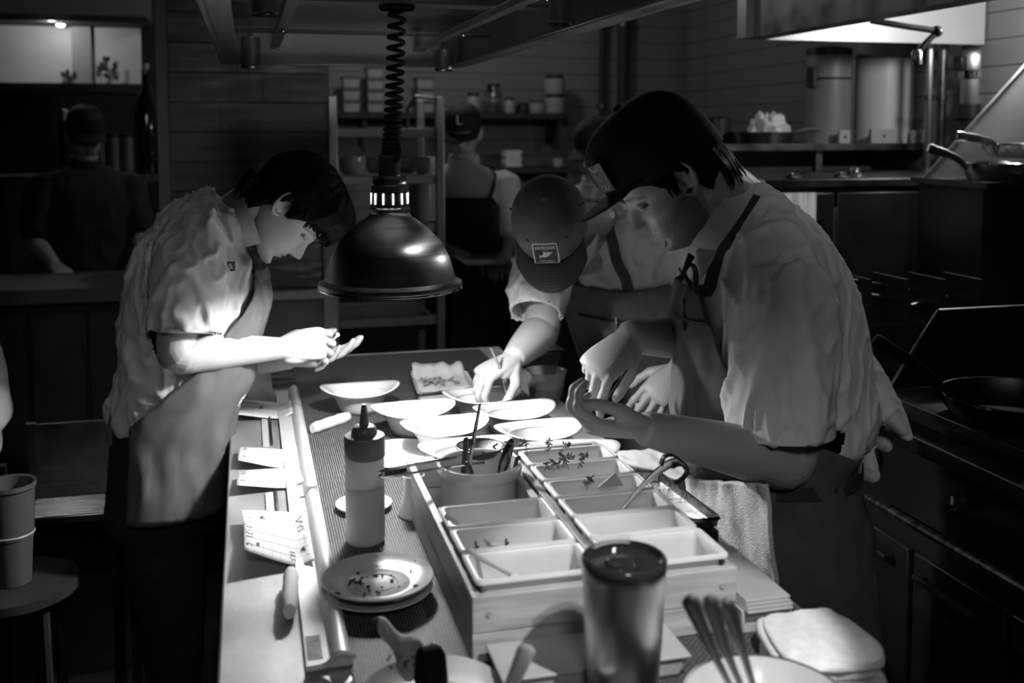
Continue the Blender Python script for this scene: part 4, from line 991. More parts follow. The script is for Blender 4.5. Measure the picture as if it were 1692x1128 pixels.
# right side: baking sheet, board with parchment, cloths
def sheet_pan(c4, z, rimh, label, name='baking_sheet', m_=STEEL):
    W = [atz(px, py, z) for px, py in c4]
    t = thing(name, label, 'tray', tuple(sum(W) / 4))
    cen = sum(W) / 4
    R = []
    for s, dz in ((0.93, -rimh), (0.96, -rimh + 0.001), (1.0, 0.0), (1.012, 0.0), (1.012, -0.003)):
        r = []
        for i in range(4):
            a, b = W[i], W[(i + 1) % 4]
            for k in range(6): r.append(cen + (a + (b - a) * (0.04 + 0.92 * k / 5) - cen) * s + V3(0, 0, dz))
        R.append(r)
    MB().rings([R[0], R[1], R[2], R[3], R[4]], cap=False).add(R[0], [tuple(range(24))]).build('tray_sheet', m_, t, world=True, solid=0.0012)
    MB().tube(R[3], 0.0025, 6, closed=True).build('rolled_rim', CHROME, t, world=True)
    return t
ZS = 1.000
sheet_pan([(1025, 778), (1090, 780), (1190, 855), (1125, 862)], ZS, 0.016, 'small steel baking sheet overhanging the pass edge beside the right box')
o = MB().add([atz(1060, 800, CZ + .055), atz(1110, 800, CZ + .055), atz(1170, 850, CZ + .055), atz(1125, 852, CZ + .055)] + [atz(1060, 800, CZ + .0), atz(1110, 800, CZ + .0), atz(1170, 850, CZ + .0), atz(1125, 852, CZ + .0)], [(0, 1, 2, 3), (7, 6, 5, 4), (0, 4, 5, 1), (1, 5, 6, 2), (2, 6, 7, 3), (3, 7, 4, 0)])
bl = thing('tray_riser', 'low dark block under the small baking sheet', 'block', (0.70, 1.52, CZ))
MB().span((0.662, 1.46, CZ), (0.715, 1.62, ZS - 0.018)).build('block', BLACKM, bl, world=True)
MB().span((0.659, 1.455, CZ), (0.718, 1.625, CZ + 0.008)).build('foot', RUBBER, bl, world=True)
# parchment stack on board along the right edge
bd = thing('cutting_board', 'pale board along the pass edge right of the wooden boxes', 'board', (0.71, 1.35, CZ))
BD = 0.035
MB().span((0.652, 1.252, CZ), (0.728, 1.45, CZ + BD)).build('slab', mat('board_plastic', 0.5, 0.5, 0, (10, 0.06)), bd, world=True, bevel=0.003)
MB().span((0.728, 1.252, CZ + 0.004), (0.731, 1.45, CZ + BD - 0.004)).build('dark_edge', BLACKP, bd, world=True)
for i in range(4):
    o = MB().span((0.654 + 0.001 * i, 1.240 + 0.004 * i, CZ + BD + 0.0035 * i), (0.723 + 0.002 * (i % 2), 1.44 - 0.003 * i, CZ + BD + 0.003 + 0.0035 * i)).build('parchment_sheet', PLASTG, bevel=0.0008)
    tag(o, ['lowest', 'second', 'third', 'topmost'][i] + ' pale sheet of the stack on the board', 'sheet', 'pale sheets on the board')
# white cloth lying beyond the boxes under the forearm
def cloth(u, v):
    A = atz(1012, 748, CZ + 0.004); B = atz(1105, 742, CZ + .004); C = atz(1150, 800, CZ + .004); D = atz(1040, 775, CZ + .004)
    p = (A * (1 - u) + B * u) * (1 - v) + (D * (1 - u) + C * u) * v
    return V3(p[0], p[1], CZ + 0.006 + 0.005 * noise.noise((u * 5, v * 4, 2)))
o = MB().grid(cloth, 24, 14).build('side_towel', LINEN, solid=0.004); tag(o, 'flat white cloth on the pass under the right cook\'s forearm', 'cloth')
# folded terry towels
def towel(cx, cy, z, wx, wy, h, rz, label, seed):
    t = thing('folded_towel', label, 'towel', (cx, cy, z), rz, group='folded terry towels')
    for k in range(2):
        N = 72; R = []; hh = h / 2; sh_ = 0.004 * (k + seed % 2)
        prof = [(0.90, 0.02), (0.965, 0.12), (1.0, 0.45), (0.985, 0.78), (0.94, 0.95)] + [(q, 1.0) for q in np.linspace(0.86, 0.03, 13)]
        for sc, zf in prof:
            r = []
            for q in np.linspace(0, 2 * math.pi, N, endpoint=False):
                cq, sq = math.cos(q), math.sin(q); e = 0.5
                x = wx / 2 * math.copysign(abs(cq) ** e, cq) * sc; y = wy / 2 * math.copysign(abs(sq) ** e, sq) * sc
                n1 = noise.noise((x * 26 + seed, y * 14 - x * 20, k * 3.0 + seed)); n2 = noise.noise((x * 220 + seed, y * 220, k))
                zt = hh * zf + (0.0075 * n1 + 0.0014 * n2) * (zf > 0.7)
                r.append((x * (1 + 0.07 * n1) + 0.0008 * n2 + sh_, y * (1 + 0.05 * n1) - sh_, k * hh * 0.98 + max(zt, 0.0005)))
            R.append(r)
        MB().rings(R).build('fold', TERRY, t, smooth=180)
    return t
c = atz(1340, 1060, CZ + 0.02)
towel(0.702, 1.150, CZ, 0.135, 0.160, 0.022, -0.22, 'lower folded terry towel at the near right corner of the pass', 1)
towel(0.700, 1.153, CZ + 0.023, 0.130, 0.155, 0.024, -0.20, 'upper folded terry towel at the near right corner of the pass', 7)
# big bowl at the bottom right with utensil handles
c = atz(1290, 1140, CZ + 0.06)
bb_ = thing('mixing_bowl', 'large grey bowl cut off at the bottom edge of the frame', 'bowl', (0.552, 1.000, CZ))
MB().lathe([(0, 0), (0.045, 0), (0.05, 0.004), (0.075, 0.03), (0.09, 0.062), (0.0925, 0.065), (0.088, 0.066), (0.072, 0.034), (0.045, 0.01), (0, 0.008)], 56).build('bowl_wall', PORCG, bb_, smooth=60)
MB().lathe([(0.0895, 0.063), (0.093, 0.066), (0.0885, 0.069)], 56).build('rim', PORCG, bb_)
us = [((1215, 1150), (1175, 1070), (1137, 985)), ((1232, 1150), (1200, 1075), (1170, 985)), ((1250, 1150), (1225, 1070), (1197, 990))]
for k, (a, b, e) in enumerate(us):
    Yk = 0.985 + 0.0 * k
    t = thing('spoon', ['leftmost of the three steel spoon handles standing in the foreground bowl', 'middle of the three steel spoon handles standing in the foreground bowl', 'rightmost of the three steel spoon handles standing in the foreground bowl'][k], 'spoon', tuple(at(*a, Yk)), group='spoon handles in the foreground bowl')
    P = catmull([at(*a, Yk), at(*b, Yk), at(*e, Yk)], 8)
    MB().tube(P, list(np.interp(np.linspace(0, 1, len(P)), [0, .35, .8, .95, 1], [0.0036, 0.0042, 0.0088, 0.0098, 0.005])), 12, flat=0.5, side=tuple(RT)).build('handle', STEEL, t, world=True)
    MB().ellip(at(*a, Yk) + V3(0.008, 0, -0.012), (0.013, 0.018, 0.005), Matrix.Rotation(0.7, 3, 'Y'), 14, 8).build('spoon_bowl', STEEL, t, world=True)

# steel tumbler
tm = thing('steel_tumbler', 'tall stainless steel tumbler with a dark see-through lid in front', 'tumbler', (0.432, 1.125, CZ))
c = at(1031, 930, 1.125); TX = c[0]; tm.location = (TX, 1.125, CZ)
TH = c[2] - CZ
MB().lathe([(0, 0), (0.038, 0), (0.040, 0.003), (0.046, TH * .45), (0.0505, TH - 0.012), (0.0512, TH - 0.004), (0.0505, TH), (0.0485, TH), (0.047, TH - 0.02), (0, TH - 0.03)], 64).build('cup_wall', STEELV, tm, smooth=50)
MB().lathe([(0.049, TH - 0.001), (0.0515, TH + 0.001), (0.0515, TH + 0.006), (0.049, TH + 0.009), (0.046, TH + 0.009), (0.044, TH + 0.001), (0, TH - 0.001)], 64).build('lid', SMOKE, tm, smooth=50)
MB().lathe([(0.0, TH - 0.001), (0.018, TH - 0.001), (0.017, TH + 0.004), (0.012, TH + 0.006), (0, TH + 0.006)], 30, (-0.006, 0, 0)).build('lid_boss', SMOKE, tm)
g = MB()
R = []
for a in np.linspace(math.radians(60), math.radians(130), 14):
    ca, sa = math.cos(a), math.sin(a); R.append([(r * ca, r * sa, TH + z) for r, z in ((0.040, 0.008), (0.0405, 0.016), (0.050, 0.017), (0.052, 0.008))])
g.rings(R); g.build('slider', CLEAR, tm)

# foreground left plate with wooden scoop and dark wrapped piece
c = at(640, 1128, 1.13)
fp = plate((0.205, 1.175, MZ), 0.088, 'round pale plate at the bottom edge carrying the wooden mallet', h=0.018, m=PORCG, name='round_plate')
ml = thing('wooden_mallet', 'worn wooden brush with flared head lying on the bottom plate', 'brush', tuple(at(660, 1075, 1.2)))
a, b = at(628, 1030, 1.285), at(682, 1092, 1.21)
d = b - a
path = [a + d * s for s in np.linspace(0, 1, 9)]
MB().tube(path, list(np.interp(np.linspace(0, 1, 9), [0, .08, .45, .7, .9, 1], [0.010, 0.0135, 0.0125, 0.019, 0.031, 0.030])), 14, flat=0.55).build('handle', BONE, ml, world=True)
MB().ellip(a, (0.0125, 0.007, 0.009), None, 12, 8).build('charred_end', CRUMB, ml, world=True)
w0 = at(712, 1108, 1.20)
MB().box(w0 + V3(0, 0, 0.005), (0.034, 0.03, 0.05), rz=0.2, taper=1.2).build('dark_head', mat('matte_black', 0.008, 0.9, spec=0.1), ml, world=True, bevel=0.010)
g = MB(); rnd = random.Random(3)
for i in range(40):
    q = b + V3(rnd.uniform(-.03, .03), rnd.uniform(-.02, .02), rnd.uniform(-.006, .012)); g.ellip(q, (0.002, 0.002, 0.0015), None, 6, 4)
g.build('caked_crumbs', CRUMB, ml, world=True)
# dark small bowl with pale wooden stick at bottom centre
sb2 = thing('sauce_bowl', 'dark grey sauce bowl cut by the bottom edge, before the box', 'bowl', (0.322, 1.075, CZ))
MB().lathe([(0, 0), (0.028, 0), (0.036, 0.012), (0.047, 0.038), (0.0485, 0.04), (0.046, 0.041), (0.034, 0.016), (0, 0.008)], 44).build('bowl_wall', mat('grey_stoneware', 0.22, 0.3, 0, (14, 0.1)), sb2, smooth=60)
MB().lathe([(0.0465, 0.039), (0.049, 0.041), (0.046, 0.043)], 44).build('rim', PORCG, sb2)
a, b = at(842, 1140, 1.08), at(872, 1068, 1.08)
t = thing('pastry_brush', 'pale squared wooden handle standing in the sauce bowl', 'brush', tuple(a))
MB().tube([a + (b - a) * s for s in (-.25, 0, .3, .6, .93, 1)], [0.007, 0.009, 0.0095, 0.0105, 0.0115, 0.0085], 8, flat=0.8).build('handle', mat('bleached_wood', 0.6, 0.6, 0, (14, 0.1)), t, world=True)
MB().ellip(a + (a - b) * 0.3, (0.012, 0.008, 0.012), None, 12, 8).build('bristles', CRUMB, t, world=True)
# low white tray in front of the left box
lt = thing('low_tray', 'low pale tray lying in front of the wooden box', 'tray', (0.40, 1.2, CZ))
MB().box((0.40 + 0.01, 1.205, CZ + 0.018), (0.24, 0.085, 0.028), taper=0.94).build('tray_wall', PLASTG, lt, world=True, bevel=0.006)
MB().box((0.40 + 0.01, 1.205, CZ + 0.033), (0.247, 0.092, 0.004)).build('rim', PLASTG, lt, world=True, bevel=0.0015)

# herb tray at the back, deli tub, steel pan
qt = sheet_pan([(677, 612), (772, 612), (790, 642), (690, 653)], MZ + 0.020, 0.018, 'small pale tray lined with paper holding herb scraps at the back', name='herb_tray', m_=PLASTW)
def liner(u, v):
    A, B, C, D = [atz(px, py, MZ + 0.008) for px, py in ((680, 618), (765, 616), (780, 640), (695, 648))]
    p = (A * (1 - u) + B * u) * (1 - v) + (D * (1 - u) + C * u) * v
    return V3(p[0], p[1], MZ + 0.008 + 0.030 * max(0, 1 - v * 4) + 0.006 * noise.noise((u * 6, v * 4, 3)) * (1 if v > .2 else 2))
o = MB().grid(liner, 24, 14).build('tray_paper', PAPER, solid=0.0006); tag(o, 'crinkled white paper lining the herb tray', 'paper')
rnd = random.Random(12); g = MB()
for i in range(40):
    u, v = rnd.uniform(.1, .5), rnd.uniform(.35, .8); p = liner(u, v)
    g.ellip(p + V3(0, 0, 0.004 + rnd.uniform(0, .006)), (rnd.uniform(.004, .009), 0.003, 0.0015), Matrix.Rotation(rnd.uniform(0, 3), 3, 'Z') @ Matrix.Rotation(rnd.uniform(-.8, .8), 3, 'Y'), 7, 4)
for i in range(24):
    u, v = rnd.uniform(.35, .8), rnd.uniform(.3, .8); p = liner(u, v)
    g.ellip(p + V3(0, 0, 0.003), (rnd.uniform(.006, .012), 0.003, 0.001), Matrix.Rotation(rnd.uniform(0, 3), 3, 'Z'), 7, 4)
o = g.build('herb_scraps', mat('pale_herb', 0.24, 0.6, 0, (60, 0.6))); tag(o, 'loose herb scraps piled on the tray paper', 'herb', kind='stuff')
c = atz(902, 655, CZ)
dt = thing('deli_tub', 'clear plastic deli tub on the steel strip behind the bowls', 'tub', (c[0], c[1], CZ))
MB().lathe([(0, 0), (0.042, 0), (0.044, 0.002), (0.0525, 0.066), (0.0555, 0.067), (0.0555, 0.071), (0.052, 0.071), (0.0425, 0.004), (0, 0.003)], 44).build('tub_wall', CLEAR, dt, smooth=50)
MB().lathe([(0.0, 0.003), (0.0425, 0.003), (0.046, 0.030), (0.0, 0.031)], 40).build('contents', mat('tub_contents', 0.22, 0.5), dt)
c = atz(893, 604, CZ)
kp = thing('steel_hotel_pan', 'small steel pan gleaming behind the deli tub', 'pan', (c[0], c[1] + 0.02, CZ))
MB().box((0, 0, 0.025), (0.11, 0.11, 0.05), taper=0.88).build('pan_wall', STEEL, kp, bevel=0.008)
MB().box((0, 0, 0.051), (0.125, 0.125, 0.004)).build('rim', CHROME, kp, bevel=0.0015)

# ------------------------------------------------------------------ heat lamp and overhead fixture
hl = thing('heat_lamp', 'spun metal dome heat lamp hanging on a coiled black cord', 'lamp', (LAMP[0], LAMP[1], 1.30))
LR = 0.1435
zz = lambda y: at(645, y, LAMP[1])[2] - 1.30
prof = [(LR, 0.0), (LR * 1.005, 0.006), (LR, 0.013), (LR * .95, 0.016), (LR * .91, 0.019), (LR * .885, 0.035), (LR * .83, 0.062), (LR * .72, 0.092), (LR * .55, 0.118), (LR * .40, 0.135), (LR * .30, 0.145), (LR * .275, 0.152)]
inn = [(r - 0.002, z - 0.001) for r, z in reversed(prof)]
MB().lathe(prof + inn, 72).build('dome_shade', LAMPST, hl, smooth=40)
MB().lathe([(LR * .985, 0.0005), (LR * 1.012, 0.001), (LR * 1.012, 0.004), (LR * 1.003, 0.005)], 72).build('rim_band', CHROME, hl)
nk = MB().lathe([(LR * .275, 0.150), (LR * .285, 0.153), (LR * .285, 0.160), (LR * .262, 0.163), (LR * .255, 0.195), (LR * .255, 0.206), (LR * .235, 0.210), (LR * .230, 0.222), (LR * .237, 0.2245), (LR * .237, 0.2265), (LR * .15, 0.2275)], 48).build('neck', LAMPST, hl, smooth=35)
for k in range(12):
    a = 2 * math.pi * k / 12 + 0.05; r = LR * .2605
    MB().box((r * math.cos(a), r * math.sin(a), 0.181), (0.002, 0.0030, 0.022), rz=a).build('slot', SLOT, nk)
MB().lathe([(LR * .15, 0.227), (LR * .15, 0.265), (LR * .158, 0.2655), (LR * .158, 0.268), (0, 0.268)], 32).build('socket_tube', LAMPST, hl)
MB().lathe([(0, -0.0), (0.0, 0.0), (0.024, 0.008), (0.03, 0.024), (0.022, 0.05), (0.014, 0.07), (0.014, 0.11), (0, 0.11)], 24, (0, 0, 0.035 + 0.03)).build('bulb', BULB, hl)
MB().box((LR * .93, -LR * .36, 0.007), (0.002, 0.034, 0.010), rz=-0.37).build('rating_label', BLACKP, hl)
coil = []
zt_, zb_2 = 1.855, 1.30 + 0.262
N = 22
for i in range(N * 14 + 1):
    s = i / (N * 14)
    # stretched at the top, tight near the lamp
    z = zt_ - (zt_ - zb_2) * (1 - (1 - s) ** 1.75)
    r = 0.0155
    xo = 0.018 * (1 - s)
    coil.append((LAMP[0] + xo + r * math.cos(2 * math.pi * N * s), LAMP[1] + r * math.sin(2 * math.pi * N * s), z))
MB().tube(coil, 0.0042, 7).build('coiled_cord', RUBBER, hl, world=True)
MB().lathe([(0.034, 0.0), (0.036, 0.004), (0.036, 0.008), (0.0, 0.008)], 30, (LAMP[0] + 0.018, LAMP[1], 1.853)).build('ceiling_plate', BLACKP, hl, world=True)
MB().tube(catmull([(LAMP[0] + 0.014, LAMP[1] - 0.01, 1.60), (LAMP[0] + 0.018, LAMP[1] - 0.02, 1.575), (LAMP[0] + 0.012, LAMP[1] - 0.023, 1.555), (LAMP[0] + 0.006, LAMP[1] - 0.02, 1.56)], 5), 0.0045, 8).build('cord_tail', RUBBER, hl, world=True)

fx = thing('overhead_fixture', 'hanging stainless steel frame above the pass carrying spot cans', 'light fixture', (0, 0, 0))
FX0, FX1, FY0, FY1, FZ = -0.068, 0.64, 0.55, 3.1, 1.803
FS = mat('fixture_steel', 0.45, 0.38, 0.95, (4, 0.2, 0.08), stretch=(1, 6, 1))
tk = 0.012
for (p, q) in (((FX0, FY0, FZ), (FX0 + tk, FY1, FZ + 0.1)), ((FX1 - tk, FY0, FZ), (FX1, FY1, FZ + 0.1)), ((FX0, FY1 - tk, FZ), (FX1, FY1, FZ + 0.1)), ((FX0, FY0, FZ), (FX1, FY0 + tk, FZ + 0.1))):
    MB().span(p, q).build('side_panel', mat('fixture_end_lightened', 0.85, 0.5, 0.2, (4, 0.15)) if p[1] > 3 else FS, fx, bevel=0.003)  # far panel coloured paler to stand for the light on it
for (p, q) in (((FX0 + tk, FY0, FZ), (FX0 + 0.05, FY1 - tk, FZ + 0.006)), ((FX1 - 0.05, FY0, FZ), (FX1 - tk, FY1 - tk, FZ + 0.006)), ((FX0 + tk, FY1 - 0.05, FZ), (FX1 - tk, FY1 - tk, FZ + 0.006))):
    MB().span(p, q).build('bottom_lip', FS, fx, bevel=0.002)
MB().span((FX0, FY0, FZ + 0.1), (FX1, FY1, FZ + 0.106)).build('top_panel', mat('fixture_top', 0.5, 0.35, 1.0, (3, 0.5, 0.1)), fx)
for x in (0.085, 0.50): MB().span((x - 0.012, FY0, FZ + 0.045), (x + 0.012, FY1 - tk, FZ + 0.06)).build('cross_rail', FS, fx, bevel=0.002)
for y in (1.2, LAMP[1] , 2.7): MB().span((FX0 + tk, y - 0.03, FZ + 0.060), (FX1 - tk, y + 0.03, FZ + 0.066)).build('cross_bar', FS, fx)
for y in (1.7, 2.4, 2.95):
    for x in (0.085, 0.50): MB().ellip((x, y, FZ + 0.040), (0.006, 0.006, 0.008), None, 12, 8).build('acorn_nut', CHROME, fx)
for x in (FX0 + 0.1, FX1 - 0.1):
    for y in (0.8, 2.9): MB().lathe([(0.008, 0), (0.008, ZC - FZ - 0.106)], 10, (x, y, FZ + 0.106)).build('hanger_rod', DSTEEL, fx)
cans = [((415, 112), 3.0), ((733, 117), 3.0), ((437, 25), 1.80), ((925, 42), 1.75)]
cl = ['spot can at the far left corner of the overhead frame', 'short spot can at the far right corner of the overhead frame', 'nearer left spot can cut by the top of the frame', 'nearer right spot can hanging from the overhead frame']
for k, ((px, py), Yk) in enumerate(cans):
    p = at(px, py, Yk); rpx = (15, 14, 20, 19)[k]; r = rpx / F * Yk
    top = FZ + 0.1 - p[2]
    t = thing('spot_can', cl[k], 'spotlight', tuple(p), group='spot cans of the overhead frame')
    MB().lathe([(r, 0.0), (r, 0.055 if k == 1 else 0.08), (r * .9, 0.06 if k == 1 else 0.085), (r * .3, 0.061 if k == 1 else 0.086), (r * .3, top), ] , 36).build('barrel', STEELV, t)
    MB().lathe([(r * 1.0, -0.001), (r * 1.05, 0.001), (r * 1.05, 0.004), (r, 0.005)], 36).build('rim', CHROME, t)
    MB().lathe([(0, 0.006), (r * .92, 0.006)], 30).build('lens', GLASSD, t)

# ================================================================== people
def etube(P, A, B=None, side=(0, 1, 0), n=22, sub=5, round_ends=True):
    B = A if B is None else B
    K = [np.concatenate([np.asarray(p, float), [a, b]]) for p, a, b in zip(P, A, B)]
    K = catmull(K, sub); m = len(K); R = []
    side = np.asarray(side, float)
    C = np.array([k[:3] for k in K])
    fr = []
    for i in range(m):
        t = nrm(C[min(i + 1, m - 1)] - C[max(i - 1, 0)]); s = side - t * (side @ t)
        if np.linalg.norm(s) < 0.1: s = V3(1, 0, 0) - t * t[0]
        s = nrm(s); fr.append((t, s, np.cross(t, s)))
    def ring(c, a, b, f):
        return [c + a * math.cos(q) * f[2] + b * math.sin(q) * f[1] for q in np.linspace(0, 2 * math.pi, n, endpoint=False)]
    if round_ends:
        for e in (0.15, 0.55, 0.85): R.append(ring(C[0] - fr[0][0] * min(K[0][3:]) * 0.8 * (1 - e), K[0][3] * math.sin(e * math.pi / 2), K[0][4] * math.sin(e * math.pi / 2), fr[0]))
    for i in range(m): R.append(ring(C[i], K[i][3], K[i][4], fr[i]))
    if round_ends:
        for e in (0.85, 0.55, 0.15): R.append(ring(C[-1] + fr[-1][0] * min(K[-1][3:]) * 0.8 * (1 - e), K[-1][3] * math.sin(e * math.pi / 2), K[-1][4] * math.sin(e * math.pi / 2), fr[-1]))
    b_ = MB(); b_.rings(R); return b_.v, b_.f

def union(pieces, voxel, smooth=2, fac=0.5):
    b_ = MB()
    for v, f in pieces: b_.add(v, f)
    me = bpy.data.meshes.new('u'); me.from_pydata(b_.v, [], b_.f); me.update()
    bmx = bmesh.new(); bmx.from_mesh(me); bmesh.ops.recalc_face_normals(bmx, faces=bmx.faces); bmx.to_mesh(me); bmx.free()
    o = bpy.data.objects.new('tmp_u', me); COL.objects.link(o)
    md = o.modifiers.new('r', 'REMESH'); md.mode = 'VOXEL'; md.voxel_size = voxel
    if smooth:
        ms = o.modifiers.new('s', 'SMOOTH'); ms.iterations = smooth; ms.factor = fac
    dg = bpy.context.evaluated_depsgraph_get()
    out = bpy.data.meshes.new_from_object(o.evaluated_get(dg))
    bpy.data.objects.remove(o); bpy.data.meshes.remove(me)
    out.polygons.foreach_set('use_smooth', [True] * len(out.polygons))
    return out

def coords(me):
    a = np.empty(len(me.vertices) * 3); me.vertices.foreach_get('co', a); return a.reshape(-1, 3)
def normals(me):
    a = np.empty(len(me.vertices) * 3); me.vertex_normals.foreach_get('vector', a); return a.reshape(-1, 3)
def set_coords(me, c): me.vertices.foreach_set('co', c.ravel()); me.update()
def crease(me, amp, freq, seed=0, sharp=4.0, weight=None):
    c = coords(me); n = normals(me); f = np.asarray(freq, float); d = np.empty(len(c))
    for i, p in enumerate(c):
        w1 = noise.noise((p[0] * 5 + seed, p[1] * 5, p[2] * 5)) * .5
        v = noise.noise((p[0] * f[0] + seed + w1, p[1] * f[1] + w1, p[2] * f[2] + w1))
        d[i] = max(0.0, 1 - abs(v) * sharp) ** 1.4 - 0.15
    w_ = 1.0 if weight is None else weight(c)
    set_coords(me, c + n * (d * amp * w_)[:, None]); return me
def wrinkle(me, amp, freq, seed=0, ridged=True, weight=None):
    c = coords(me); n = normals(me); f = np.asarray(freq, float)
    d = np.empty(len(c))
    for i, p in enumerate(c):
        q = (p[0] * f[0] + seed, p[1] * f[1], p[2] * f[2])
        v = noise.noise(q)
        d[i] = (1 - abs(v) * 2.2) if ridged else v
    w_ = 1.0 if weight is None else weight(c)
    set_coords(me, c + n * (d * amp * w_)[:, None]); return me
def part(name, me, material, parent):
    o = bpy.data.objects.new(name, me); COL.objects.link(o); me.name = name; me.materials.append(material)
    o.parent = parent; o.matrix_parent_inverse = root_matrix(parent).inverted(); return o
def cut(me, c, d, r):
    """open a tube end: drop the faces beyond the plane through c with normal d, within r"""
    bmx = bmesh.new(); bmx.from_mesh(me); c = np.asarray(c); d = nrm(d)
    dead = [f for f in bmx.faces if (np.array(f.calc_center_median()) - c) @ d > -0.001 and np.linalg.norm(np.array(f.calc_center_median()) - c) < r]
    bmesh.ops.delete(bmx, geom=dead, context='FACES'); bmx.to_mesh(me); bmx.free(); return me

# ---- head: local frame x forward, y left, z up, origin between the ears
ZK = [-.114, -.106, -.092, -.076, -.062, -.05, -.035, -.015, 0.004, .022, .045, .07, .09, .105, .116]
XF = [.058, .082, .092, .084, .091, .094, .089, .088, .084, .093, .093, .086, .071, .049, .014]
XBK = [.030, .012, -.008, -.030, -.046, -.058, -.072, -.084, -.092, -.098, -.098, -.088, -.073, -.050, -.014]
WK = [.014, .030, .041, .052, .058, .062, .066, .069, .071, .073, .075, .069, .057, .041, .012]
def head_grid(nz=110, na=120, nose=1.0, off=None):
    z = np.interp(np.linspace(0, 1, nz), np.linspace(0, 1, 15), ZK)
    zz_ = np.linspace(-.114, .116, nz)
    def sm(v):
        y = np.interp(zz_, ZK, v); k = np.ones(7) / 7
        yp = np.pad(y, 3, mode='edge'); return np.convolve(yp, k, 'valid')
    xf, xb, w_ = sm(XF), sm(XBK), sm(WK)
    th = np.linspace(0, 2 * np.pi, na, endpoint=False)
    Z, T = np.meshgrid(zz_, th, indexing='ij')
    xc = np.where(zz_ < -0.03, 0.02, 0.0)[:, None] * 0 + ((xf + xb) / 2 * 0.6)[:, None]
    ct, st_ = np.cos(T), np.sin(T)
    e = 2 / 2.35
    a = np.where(ct > 0, xf[:, None] - xc, xc - xb[:, None])
    X = xc + a * np.sign(ct) * np.abs(ct) ** e
    Y = w_[:, None] * np.sign(st_) * np.abs(st_) ** e
    fr = (ct > 0)
    g = lambda y0, z0, sy, sz: np.exp(-((np.abs(Y) - y0) / sy) ** 2 - ((Z - z0) / sz) ** 2)
    nr = np.interp(Z, [-.046, -.040, -.030, -.024, .0, .016, .026], [0, .012, .031, .030, .017, .008, 0]) * nose
    nw = np.interp(Z, [-.04, -.03, 0, .02], [.012, .0125, .0085, .010])
    dx = nr * np.exp(-(Y / nw) ** 2)
    dx += .009 * g(.0135, -.033, .0065, .0065)
    dx += -.013 * g(.031, .004, .014, .0105) + .005 * g(.030, .024, .020, .006) + .004 * g(.048, -.022, .016, .014)
    dx += .0035 * g(0, -.0535, .016, .0038) + .004 * g(0, -.065, .014, .004) - .005 * g(0, -.059, .018, .0018)
    dx += -.004 * g(0, -.077, .018, .005) + .004 * g(0, -.094, .014, .009) - .003 * g(0, -.045, .005, .004)
    X = X + np.where(fr, dx, 0)
    return np.stack([X, Y, Z], -1)
HG = head_grid()
def grid_mesh(G):
    nz, na = G.shape[:2]; b_ = MB(); b_.rings([[tuple(p) for p in r] for r in G]); return b_.v, b_.f
def xf_(M, v): return [tuple(M @ Vector(p)) for p in v]
def head_pieces(M, ears=True):
    out = []
    v, f = grid_mesh(HG); out.append((xf_(M, v), f))
    b_ = MB()
    for s in (-1, 1): b_.ellip((.0735, s * .031, .003), (.0135, .0145, .0125), None, 18, 12)
    for s in (-1, 1):   # lids
        b_.tube([(.083 - .010 * abs(q), s * (.031 + .015 * q), .0085 - .004 * q * q) for q in np.linspace(-1, 1, 9)], .0026, 8)
        b_.tube([(.082 - .010 * abs(q), s * (.031 + .014 * q), -.0035 + .003 * q * q) for q in np.linspace(-1, 1, 9)], .0022, 8)
    if ears:
        for s in (-1, 1):
            Me = Matrix.Rotation(s * -0.42, 3, 'Z') @ Matrix.Rotation(-0.18, 3, 'Y')
            b_.ellip((-.014, s * .074, -.002), (.016, .0055, .028), Me, 20, 12)
            hx = []
            for q in np.linspace(-2.3, 2.0, 22):
                p = Me @ Vector((-.002 - .019 * math.cos(q * .98) , s * .007, .002 + .030 * math.sin(q + 0.1) * (1 if q > -1.4 else 1)))
                hx.append((p[0] - .010, p[1] + s * .074, p[2] - .002))
            b_.tube(hx, .0042, 8)
            b_.ellip((-.008, s * .0755, -.030), (.008, .005, .009), None, 12, 8)
            b_.ellip((.002, s * .0725, -.004), (.005, .005, .009), None, 10, 8)
    out.append((xf_(M, b_.v), b_.f)); return out
